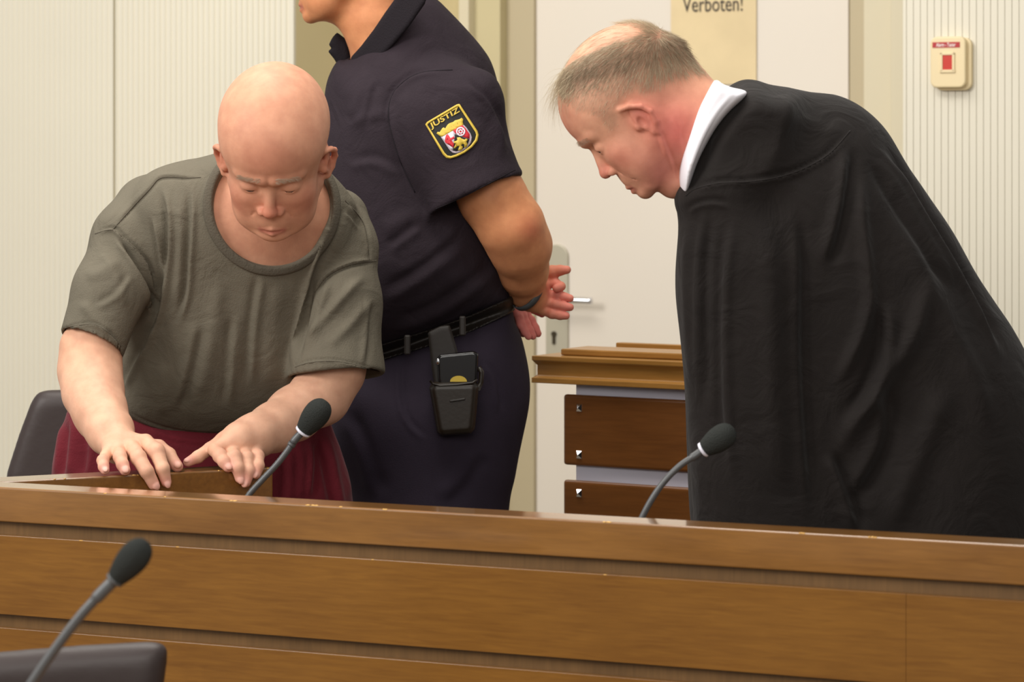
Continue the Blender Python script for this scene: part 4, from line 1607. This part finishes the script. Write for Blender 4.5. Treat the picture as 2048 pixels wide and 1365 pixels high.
# long thin strands over the forehead and across the bald crown
n = 300
i2 = np.where(inh & (sv[:, 0] < 1150) & (sv[:, 1] > 125) & (sv[:, 1] < 190))[0]
ii = r.choice(i2, n)
d = np.tile(np.array([-0.7, 0, -0.55]), (n, 1)) + r.normal(size=(n, 3)) * np.array([.22, .12, .25]) + N2[ii] * .25
cu = np.tile(np.array([0.75, 0, -1.5]), (n, 1)) + r.normal(size=(n, 3)) * .2
hair('forelock', V2h[ii], d, r.uniform(30, 92, n) * D2 / F, 0.00024, M['hairgrey'], hr, 7, cu, off, 3)
top = np.where((sv[:, 1] < 150) & (sv[:, 0] < 1300) & (sv[:, 0] > 1130) & (~inh) & (L[:, 2] > 60))[0]
n = 260
ii = r.choice(top, n)
d = np.tile(np.array([-0.95, 0, 0.05]), (n, 1)) + r.normal(size=(n, 3)) * .12
Nn = N2[ii]
d = d - Nn * (d * Nn).sum(1)[:, None]; d = d + Nn * .12
hair('crown_strands', V2h[ii], d, r.uniform(14, 36, n) * D2 / F, 0.00018, M['hairgrey'], hr, 6, np.tile(np.array([-.2, 0, -.55]), (n, 1)), off, 4)

# ---------------------------------------------------------------- 3: officer (middle, behind)
off = np.array([-0.16, 5.9, 0.0])
ofc = empty('person', tuple(off))
tag(ofc, 'uniformed officer in dark navy polo shirt standing with hands clasped behind his back', 'person')
D3 = 5.88
H3 = Head(P(694, -92, D3), (-1, -0.05, -0.06), (-0.06, 0, 1), 0.86 * D3 / F, 1.0, jowl=1)


def body3n(p):
    f = H3(p)
    n = chain(p, [P(745, -40, D3), P(752, 40, D3), P(775, 130, D3 + .02)], [rp(60, D3), rp(58, D3), rp(74, D3)])
    f = smin(f, n, 0.025)
    return smin(f, rc(p, P(690, 25, D3), P(720, 62, D3), rp(26, D3), rp(26, D3)), 0.03)


SK3 = np.array(srgb(214, 148, 104)[:3]); RED3 = np.array(srgb(204, 116, 88)[:3])
lo, hi = H3.box(); lo[2] = P(0, 150, D3)[2]; hi[0] += .06
V, Q = mesh_sdf(body3n, lo, hi, 0.0026)
V = relax(V, Q, 1)
parts, tones = [(V, Q)], [H3.tone(V, SK3, RED3, LIP)]
V3h, N3h = V, vnormals(V, Q)

pl_poly = [(700, 112), (680, 118), (668, 130), (654, 165), (648, 220), (640, 300), (634, 420), (642, 540), (668, 640), (690, 712), (740, 708), (800, 690), (860, 668), (930, 645), (1013, 612), (1020, 580), (1014, 520),
           (1006, 440), (1012, 360), (1008, 280), (1000, 190), (984, 130), (962, 92), (930, 52), (898, 20), (868, -6), (838, -20), (800, -10), (770, 30)]
tor3 = Inflate(pl_poly, 5.90, 0.165, 0.18, ref=(800, 400))
sl3_poly = [(838, 150), (806, 168), (784, 200), (776, 250), (790, 300), (812, 352), (838, 400), (862, 434), (868, 436), (920, 412), (980, 378), (1040, 352), (1034, 330), (1018, 290), (1010, 240), (1006, 190), (985, 150), (940, 132), (890, 130)]
sl3 = Inflate(sl3_poly, 5.76, 0.075, 0.085, ref=(900, 300), h=0.004, blur=2)
# cut plane of the cuff, through (862,434) and (1040,352)
a_, b_ = P(862, 434, 5.76), P(1041, 352, 5.76)
e_ = b_ - a_; e_ /= np.linalg.norm(e_)
n3 = np.array([-e_[2], 0, e_[0]]); n3 *= -1 if n3[2] > 0 else 1
n3 = n3 + np.array([0, -0.12, 0]); n3 /= np.linalg.norm(n3)
sl3b = ([P(880, 200, 5.78), P(915, 290, 5.76), P(952, 394, 5.75), P(975, 450, 5.75)], [rp(88, 5.8), rp(96, 5.8), rp(97, 5.8), rp(97, 5.8)])


def polo(p):
    t = tor3(p)
    a = smin(sl3(p), chain(p, sl3b[0], sl3b[1], 0.01), 0.01)
    a = smax(a, (p - a_) @ n3, 0.003)
    inn = chain(p, [P(930, 340, 5.755), P(955, 400, 5.75), P(985, 480, 5.75)], [rp(60, 5.8), rp(88, 5.8), rp(95, 5.8)])
    a = smax(a, -inn, 0.003)
    f = smin(t, a, 0.018)
    return smax(f, -chain(p, [P(735, 20, D3), P(760, 110, D3)], [rp(64, D3), rp(60, D3)]), 0.006)


V, Q = mesh_sdf(polo, np.array([-0.45, 5.58, P(0, 735, 5.9)[2]]), np.array([0.06, 6.12, P(0, -40, 5.9)[2]]), 0.004)
V = relax(V, Q, 1)
V = wobble(V, Q, 0.0016, 3, 8, 21)
V = folds(V, Q, [
    ('s', [(905, 140), (850, 144), (812, 160), (784, 192), (778, 240), (800, 320), (835, 395)], 6, -0.006),
    ('s', [(872, 425), (930, 400), (985, 372), (1036, 338)], 3, 0.0025),
    ('s', [(930, 160), (975, 200), (1000, 250), (1015, 300)], 7, 0.006),
    ('r', [(940, 200), (985, 250), (1010, 320)], 10, 0.005),
    ('r', [(760, 470), (830, 430), (880, 450)], 16, 0.004),
    ('s', [(760, 600), (850, 540), (930, 480)], 14, 0.007),
    ('s', [(770, 660), (870, 620), (960, 560), (1000, 520)], 12, 0.006),
    ('r', [(780, 560), (860, 510), (920, 450)], 12, 0.004),
    ('s', [(775, 500), (840, 450)], 9, 0.004),
    ('r', [(700, 250), (760, 230), (790, 240)], 14, 0.004),
    ('s', [(690, 330), (750, 320), (810, 350)], 10, 0.003),
    ('r', [(735, 130), (720, 190), (700, 240)], 12, 0.004),
    ('s', [(756, 150), (742, 190), (726, 260)], 7, 0.003),
])
polo_o = finish('polo_shirt', V, Q, M['navy'], ofc, off)
bvh_polo = BVHTree.FromPolygons([tuple(v) for v in V], [tuple(map(int, q)) for q in Q])
seam('sleeve_seam', bvh_polo, [(905, 140), (850, 144), (812, 160), (784, 192), (778, 240), (800, 320), (830, 385)], M['navyribs'], polo_o, off, 0.0012)
seam('cuff_seam', bvh_polo, [(872, 418), (930, 392), (985, 363), (1030, 340)], M['navyribs'], polo_o, off, 0.001)
# collar: wrapped band from the throat over the shoulder
ct_poly = [(676, 66), (690, 76), (698, 92), (700, 113), (722, 92), (748, 58), (770, 25), (788, 2), (800, -30), (840, -40), (838, 0), (812, 28), (782, 66), (748, 112), (722, 140), (700, 132), (676, 130), (668, 118), (655, 100), (664, 94), (659, 88), (664, 76)]
far_poly = [(674, 64), (700, 84), (705, 112), (700, 136), (676, 132), (668, 118), (655, 102), (664, 97), (657, 90), (664, 76)]
farc = Inflate(far_poly, D3 + 0.05, 0.016, 0.014, ref=(680, 90), h=0.003, blur=1, n=3, spline=False)
near_poly = [(702, 114), (722, 92), (748, 58), (770, 25), (788, 0), (805, -34), (866, -44), (850, 8), (818, 54), (784, 94), (750, 130), (724, 152), (707, 142), (700, 126)]
ctn = Inflate(near_poly, 5.795, 0.011, 0.010, ref=(765, 60), h=0.003, blur=1, n=3, spline=False, kx=-0.95)
ctf = lambda p: np.minimum(farc(p), ctn(p))
V, Q = mesh_sdf(lambda p: ctf(p), np.array([-0.39, 5.66, P(0, 165, 5.8)[2]]), np.array([-0.14, 6.0, P(0, -60, 5.8)[2]]), 0.0026)
finish('collar', relax(V, Q, 2), Q, M['navyribs'], polo_o, off)

# trousers with belt
tr_poly = [(690, 716), (740, 706), (800, 690), (860, 668), (930, 644), (1013, 612), (1030, 645), (1046, 682), (1056, 740), (1056, 800), (1046, 870), (1030, 950), (1014, 1020), (1004, 1200), (990, 1500), (985, 1785), (860, 1785),
           (850, 1500), (842, 1250), (838, 1500), (830, 1785), (700, 1785), (695, 1400), (702, 1150), (702, 1020), (690, 960), (668, 900), (660, 840), (664, 780)]
tr3 = Inflate(tr_poly, 5.92, 0.165, 0.18, ref=(850, 800), h=0.008)
V, Q = mesh_sdf(lambda p: smax(tr3(p), -(p[:, 2] - 0.03), .01), np.array([-0.40, 5.70, 0.0]), np.array([0.08, 6.13, 1.20]), 0.0055)
V = wobble(relax(V, Q, 1), Q, 0.002, 2, 6, 33)
V = folds(V, Q, [('s', [(804, 700), (800, 760), (806, 820), (830, 860), (860, 880)], 5, 0.0045), ('r', [(730, 760), (740, 860), (760, 980)], 20, 0.005),
                 ('s', [(690, 820), (730, 900), (760, 1000)], 14, 0.006), ('s', [(960, 900), (930, 960), (880, 1010)], 16, 0.005),
                 ('s', [(965, 720), (990, 760), (1000, 830)], 6, 0.003)])
tro = finish('trousers', V, Q, M['trouser'], ofc, off)
bvh_tro = BVHTree.FromPolygons([tuple(v) for v in V], [tuple(map(int, q)) for q in Q])
for px in (760, 925):
    f_ = P(px, 1785, 5.9)
    Vs, Qs = mesh_sdf(lambda p: smax(ell(p, (f_[0] - .05, 5.92 + (px - 840) * .0006, 0.045), (0.14, 0.05, 0.055)), -(p[:, 2] - 0.002), 0.004),
                      np.array([f_[0] - .22, 5.75, -0.02]), np.array([f_[0] + .12, 6.1, 0.12]), 0.009)
    finish('shoe', Vs, Qs, M['leather'], ofc, off)


def band_along(f_in, pts, halfpx, d, thick):
    """strip that follows the clothes along a traced line"""
    W = [P(x, y, d) for x, y in pts]

    def f(p):
        z = np.interp(p[:, 0], [w[0] for w in W], [w[2] for w in W])
        return smax(np.abs(p[:, 2] - z) - rp(halfpx, d), np.abs(f_in(p)) - thick, 0.002)
    return f


hips = lambda p: smin(tor3(p), tr3(p), 0.01)
bf = band_along(hips, [(640, 735), (700, 722), (770, 705), (860, 678), (940, 650), (1040, 605)], 17, 5.8, 0.006)
V, Q = mesh_sdf(bf, np.array([-0.42, 5.70, 1.0]), np.array([0.05, 6.12, 1.19]), 0.003)
belt = finish('belt', relax(V, Q, 1), Q, M['belt'], ofc, off)
for (x, y) in ((925, 652), (815, 690)):
    c = P(x, y, 5.73)
    hit = bvh_polo.ray_cast(Vector((0, 0, HC)), (Vector(P(x, y + 3, 5.9)) - Vector((0, 0, HC))).normalized())
    yy = hit[0].y if hit[0] else 5.75
    c = P(x, y, yy)
    b = box('belt_loop', M['belt'], c[0] - .006, c[0] + .006, c[1] - .010, c[1] + .004, c[2] - .019, c[2] + .019, None, 0.003)
    b.data.transform(Matrix.Translation(-Vector(off))); b.parent = ofc

# arm of the near side, wrist and hand behind the back
D4 = 5.86
arm3 = ([P(905, 220, 5.79), P(948, 320, 5.775), P(985, 395, 5.765), P(1022, 452, 5.77), P(1040, 492, 5.80), P(1046, 540, 5.85), P(1054, 580, 5.90), P(1066, 594, 5.91)],
        [rp(k, 5.85) for k in (70, 68, 64, 63, 60, 48, 35, 30)])
h3 = dict(wrist=P(1064, 592, 5.91), fingers=[
    ([P(1096, 566, 5.92), P(1112, 568, 5.915), P(1122, 573, 5.905), P(1113, 577, 5.895)], [10, 9.5, 9, 8.5]),
    ([P(1096, 590, 5.915), P(1114, 591, 5.91), P(1128, 594, 5.905), P(1140, 597, 5.90)], [10, 9.5, 9, 8]),
    ([P(1094, 606, 5.91), P(1112, 609, 5.90), P(1128, 613, 5.895), P(1140, 615, 5.89)], [10, 9.5, 9, 8]),
    ([P(1088, 622, 5.91), P(1104, 628, 5.90), P(1120, 631, 5.895), P(1132, 632, 5.89)], [10, 9.5, 9, 8]),
], thumb=([P(1084, 560, 5.93), P(1104, 545, 5.92), P(1120, 541, 5.915), P(1134, 540, 5.91)], [14, 14, 10.5, 8.5]))
f3 = arm_sdf(arm3, h3, D4, rp(30, 5.9))
allp = list(arm3[0]) + [q for a in h3['fingers'] for q in a[0]] + list(h3['thumb'][0])
lo, hi = bounds(allp, 0.08)
V, Q = mesh_sdf(f3, lo, hi, 0.0021)
V = relax(V, Q, 1)
sp = [(P(1062, 460, 5.72), 0.028, RED3, .6)]
HANDP = np.array(srgb(216, 128, 118)[:3])
for pts, rad in h3['fingers'] + [h3['thumb']]:
    sp += [(pts[-1], 0.02, HANDP, .8), (pts[1], .02, HANDP, .6)]
parts.append((V, Q)); tones.append(skintone(V, SK3, sp))
# far hand, held by the near one: its fingers show below the wrist
far = ([P(985, 560, 6.05), P(1010, 590, 6.02), P(1030, 612, 5.995)], [rp(34, 6), rp(32, 6), rp(28, 6)])
h4 = dict(wrist=P(1030, 612, 5.995), fingers=[
    ([P(1052, 630, 5.99), P(1062, 642, 5.985), P(1070, 656, 5.98), P(1076, 668, 5.975)], [9.5, 9, 8.5, 7.5]),
    ([P(1046, 634, 5.97), P(1052, 648, 5.965), P(1060, 662, 5.96), P(1066, 673, 5.955)], [9.5, 9, 8.5, 7.5]),
    ([P(1038, 636, 5.955), P(1042, 650, 5.95), P(1050, 664, 5.945), P(1057, 674, 5.94)], [9, 8.5, 8, 7]),
    ([P(1032, 634, 5.985), P(1034, 648, 5.98), P(1040, 660, 5.975), P(1046, 669, 5.97)], [8.5, 8, 7.5, 6.5]),
], thumb=([P(1046, 612, 6.01), P(1064, 616, 6.02), P(1076, 622, 6.02), P(1084, 628, 6.02)], [12, 11, 9, 8]))
f4 = arm_sdf(far, h4, 5.97, rp(27, 6))
allp = list(far[0]) + [q for a in h4['fingers'] for q in a[0]] + list(h4['thumb'][0])
lo, hi = bounds(allp, 0.06)
V, Q = mesh_sdf(f4, lo, hi, 0.0024)
V = relax(V, Q, 1)
parts.append((V, Q)); tones.append(skintone(V, HANDP * 0.93, []))
V, Q = mesh_sdf(lambda p: smin(tor3(p), tr3(p), .02) + 0.025, np.array([-0.42, 5.70, 0.04]), np.array([0.08, 6.13, 1.72]), 0.015)
parts.append((V, Q)); tones.append(skintone(V, SK3, []))
V, Q = cat(parts)
body3 = finish('body', V, Q, M['skin'], ofc, off, np.concatenate(tones))
H3.eyes(body3, off)
brows(H3, ofc, off, M['hairgrey'], V3h, N3h)
# short hair of the officer (above the frame)
L3 = H3.loc(V3h)
ik = np.where((L3[:, 2] > 30 - 0.5 * L3[:, 0]) & (L3[:, 0] < 80) & (L3[:, 2] > -60))[0]
r = np.random.RandomState(4)
ii = r.choice(ik, 5000)
hair('hair', V3h[ii], N3h[ii] * .5 + np.array([-.3, 0, -.6]) + r.normal(size=(5000, 3)) * .2, r.uniform(.008, .016, 5000), 0.0002, M['hairgrey'], ofc, 2, None, off, 2)

# wrist watch strap
wc = P(1053, 583, 5.893); wa = Vector(P(1066, 594, 5.91) - P(1046, 540, 5.85)).normalized()
wa = (wa * 0.9 + Vector((0.5, 0, 0.1))).normalized()
a1 = wa.cross(Vector((0, 1, 0))).normalized(); a2 = wa.cross(a1)
pts = []
for k in range(33):
    an = 2 * math.pi * k / 32
    pts.append(Vector(wc) + (a1 * math.cos(an) * rp(38, 5.9) + a2 * math.sin(an) * rp(37, 5.9)) - Vector(off))
VV, FF = [], []
for k in range(32):
    c0 = Vector(wc) - Vector(off)
    out = (pts[k] - c0).normalized()
    for w_, t_ in ((-.0065, 0), (-.0065, .0028), (.0065, .0028), (.0065, 0)):
        VV.append(pts[k] + wa * w_ + out * t_)
for k in range(32):
    k2 = (k + 1) % 32
    for j in range(4):
        FF.append((k * 4 + j, k * 4 + (j + 1) % 4, k2 * 4 + (j + 1) % 4, k2 * 4 + j))
link('wristwatch_strap', mesh_from('strap', VV, FF), M['band'], ofc)


# ---- sleeve patch laid onto the sleeve
def drape(name, pts2, Fc, m, parent, lift, org=None):
    V = []
    cam_ = Vector((0, 0, HC))
    for x, y in pts2:
        dr = (Vector(P(x, y, 5.75)) - cam_).normalized()
        h_ = bvh_polo.ray_cast(cam_, dr)
        q = h_[0] if h_[0] else Vector(P(x, y, 5.69))
        V.append(q - dr * lift - Vector(parent_off))
    o = link(name, mesh_from(name, V, Fc), m, parent, True)
    sf = o.modifiers.new('thickness', 'SOLIDIFY'); sf.thickness = 0.0006; sf.offset = 0
    return o


def fill(poly, sub=4.0):
    """triangulated and subdivided polygon (so it can bend with the cloth)"""
    bm = bmesh.new()
    f = bm.faces.new([bm.verts.new((x, y, 0)) for x, y in poly])
    bmesh.ops.triangulate(bm, faces=[f])
    for _ in range(4):
        es = [e for e in bm.edges if e.calc_length() > sub * 2]
        if not es: break
        bmesh.ops.subdivide_edges(bm, edges=es, cuts=1)
        bmesh.ops.triangulate(bm, faces=bm.faces)
    bm.verts.ensure_lookup_table(); bm.verts.index_update()
    vs = [(v.co.x, v.co.y) for v in bm.verts]; fs = [tuple(v.index for v in f.verts) for f in bm.faces]
    bm.free()
    return vs, fs


parent_off = off
cz = lambda l: [(820 + x / 8.533, 180 + y / 8.533) for x, y in l]
outer = cz([(262, 590), (290, 548), (800, 246), (845, 240), (1150, 700), (1172, 770), (1150, 870), (1060, 980), (930, 1075), (800, 1140), (690, 1172), (620, 1160), (560, 1100)])
inner = cz([(300, 600), (320, 570), (805, 285), (835, 290), (1115, 720), (1130, 770), (1110, 850), (1040, 945), (915, 1040), (790, 1100), (700, 1130), (640, 1120), (590, 1070)])
vs, fs = fill(outer)
patch = drape('sleeve_patch', vs, fs, M['patchblack'], polo_o, 0.0016)
PP = patch


def ring(name, A, B, m, lift):
    A = [tuple(q) for q in crom(A, 2, True)] if len(A) < 8 else A
    n = len(A)
    vs = list(A) + list(B)
    fs = [(i, (i + 1) % n, n + (i + 1) % n, n + i) for i in range(n)]
    return drape(name, vs, fs, m, PP, lift)


dens = lambda A: [tuple(np.array(A[i]) * (1 - t) + np.array(A[(i + 1) % len(A)]) * t) for i in range(len(A)) for t in np.linspace(0, 1, 9)[:-1]]
ring('border', dens(outer), dens(inner), M['gold'], 0.0032)
# lettering JUSTIZ along the upper edge
x, z, Fc = text_vf('JUSTIZ', 1.0, 1.0, 0.12, 0.022)
bl, br = np.array(cz([(372, 690)])[0]), np.array(cz([(868, 395)])[0])
upv = np.array(cz([(318, 572)])[0]) - bl
vs = [tuple(bl + (br - bl) * a + upv * b * 0.92) for a, b in zip(x, z)]
drape('lettering', vs, Fc, M['gold'], PP, 0.0036)
# crown
crown = cz([(452, 742), (475, 715), (505, 722), (528, 738), (556, 700), (550, 655), (578, 640), (600, 660), (606, 700), (646, 678), (636, 600), (668, 572), (700, 592), (704, 632), (752, 606), (742, 545), (768, 520), (798, 540), (806, 588), (848, 548), (846, 500), (880, 478), (908, 500), (898, 550), (915, 592), (540, 800), (500, 780)])
vs, fs = fill(crown)
drape('crown', vs, fs, M['gold'], PP, 0.0036)
shl = cz([(525, 800), (905, 585), (960, 640), (1030, 740), (1055, 810), (1040, 900), (980, 980), (880, 1055), (800, 1085), (730, 1075), (670, 1020)])
vs, fs = fill(shl)
sh_ = drape('shield', vs, fs, M['silver'], PP, 0.0030)
PP = patch


def piece(name, poly, m, lift):
    vs, fs = fill(cz(poly))
    return drape(name, vs, fs, m, PP, lift)


piece('white_field', [(555, 805), (730, 700), (765, 800), (740, 960), (722, 1035), (680, 1005), (620, 920)], M['patchwhite'], 0.0040)
piece('red_cross', [(612, 772), (645, 752), (690, 822), (752, 792), (762, 828), (708, 856), (752, 925), (738, 985), (674, 874), (608, 904), (594, 872), (656, 842)], M['patchred'], 0.0046)
piece('red_field', [(735, 690), (890, 600), (950, 660), (1020, 760), (1015, 835), (900, 800), (770, 740)], M['patchred'], 0.0040)
piece('black_field', [(765, 750), (880, 800), (1015, 840), (985, 930), (880, 1020), (790, 1045), (730, 1035), (745, 960)], M['patchblack'], 0.0040)
wheel_c = np.array(cz([(865, 712)])[0])
for (ra, rb, nm) in ((9.2, 6.6, 'wheel_rim'), (4.2, 2.2, 'wheel_hub')):
    A = [tuple(wheel_c + ra * np.array([math.cos(t), math.sin(t)])) for t in np.linspace(0, 2 * math.pi, 21)[:-1]]
    B = [tuple(wheel_c + rb * np.array([math.cos(t), math.sin(t)])) for t in np.linspace(0, 2 * math.pi, 21)[:-1]]
    ring(nm, A, B, M['patchwhite'], 0.0050)
sp_v, sp_f = [], []
for k in range(6):
    t = k * math.pi / 3 + .3
    u_ = np.array([math.cos(t), math.sin(t)]); w_ = np.array([-u_[1], u_[0]]) * .6
    n0 = len(sp_v)
    sp_v += [tuple(wheel_c + u_ * 3 + w_), tuple(wheel_c + u_ * 8 + w_), tuple(wheel_c + u_ * 8 - w_), tuple(wheel_c + u_ * 3 - w_)]
    sp_f.append((n0, n0 + 1, n0 + 2, n0 + 3))
drape('wheel_spokes', sp_v, sp_f, M['patchwhite'], PP, 0.0048)
piece('lion', [(800, 815), (850, 806), (880, 830), (870, 860), (930, 850), (960, 830), (985, 850), (960, 880), (985, 930), (960, 985), (925, 975), (930, 930), (895, 920), (870, 945), (900, 970), (890, 1020), (850, 1035), (818, 1025),
               (830, 1000), (855, 990), (845, 950), (800, 965), (770, 1000), (745, 985), (770, 950), (800, 925), (780, 905), (752, 915), (750, 880), (790, 870), (810, 850)], M['gold'], 0.0052)

# ---- phone pouch on the belt, phone inside it
tilt = math.radians(4)


def slab(name, poly, d, T, R, m, parent, o_, h=0.0025, kx=0.0):
    inf = Inflate(poly, d, T, R, ref=poly[0], h=0.002, blur=0, spline=False, kx=kx)
    W = [P(x, y, d) for x, y in poly]
    lo, hi = bounds(W, 0.012); lo[1] = d - 0.06; hi[1] = d + 0.06
    V, Q = mesh_sdf(inf, lo, hi, h)
    return finish(name, relax(V, Q, 2), Q, m, parent, o_), inf


DH = min(bvh_tro.ray_cast(Vector((0, 0, HC)), (Vector(P(x, y, 5.9)) - Vector((0, 0, HC))).normalized())[0].y for x in (865, 905, 950) for y in (700, 760, 820, 865)) - 0.021
oh = P(905, 870, DH); oh = np.array([oh[0], oh[1], oh[2]])
hol = empty('phone_pouch', tuple(oh))
tag(hol, 'black leather belt pouch hanging on the officer\'s hip', 'pouch')
slab('pouch_body', [(858, 775), (868, 764), (950, 762), (958, 772), (954, 820), (950, 858), (942, 868), (884, 872), (874, 866), (868, 830)], DH, 0.020, 0.012, M['leather'], hol, oh)
slab('belt_hanger', [(855, 665), (880, 652), (900, 650), (915, 700), (930, 780), (870, 790), (862, 730)], DH + 0.016, 0.006, 0.006, M['belt'], hol, oh)
slab('seam_slot', [(898, 801), (930, 796), (932, 801), (900, 806)], DH - 0.0205, 0.0016, 0.002, M['belt'], hol, oh, 0.001)
tube('rim_piping', M['leather'], [Vector(P(x, y, DH - 0.017)) - Vector(oh) for x, y in ((860, 762), (866, 768), (880, 772), (915, 770), (945, 766), (955, 760))], 0.0024, hol)
tube('side_strap', M['leather'], [Vector(P(x, y, DH)) - Vector(oh) for x, y in ((955, 780), (962, 765), (963, 745), (957, 735))], 0.005, hol)
op = P(910, 770, DH)
ph = empty('smartphone', tuple(op))
tag(ph, 'black smartphone standing in the leather pouch on the officer\'s hip', 'phone')
slab('phone_body', [(874, 716), (880, 709), (948, 702), (957, 708), (955, 760), (950, 800), (882, 804), (876, 760)], DH - 0.001, 0.0075, 0.004, M['phone'], ph, op, 0.002)
bm = bmesh.new()
bmesh.ops.create_uvsphere(bm, u_segments=14, v_segments=8, radius=0.0042)
cc = P(876, 724, DH - 0.009) - op
for v in bm.verts: v.co = Vector((v.co.x * .8 + cc[0], v.co.y * .5 + cc[1], v.co.z * 1.5 + cc[2]))
bm_obj('camera_lens', bm, M['chrome'], ph, True)
bm = bmesh.new()
pts = [(902, 764)] + [(917 - 17 * math.cos(t), 764 - 12 * math.sin(t)) for t in np.linspace(0, math.pi, 12)] + [(932, 764)]
f = bm.faces.new([bm.verts.new(Vector(P(x, y, DH - 0.0093)) - Vector(op)) for x, y in pts])
bm_obj('gold_emblem', bm, M['gold'], ph)
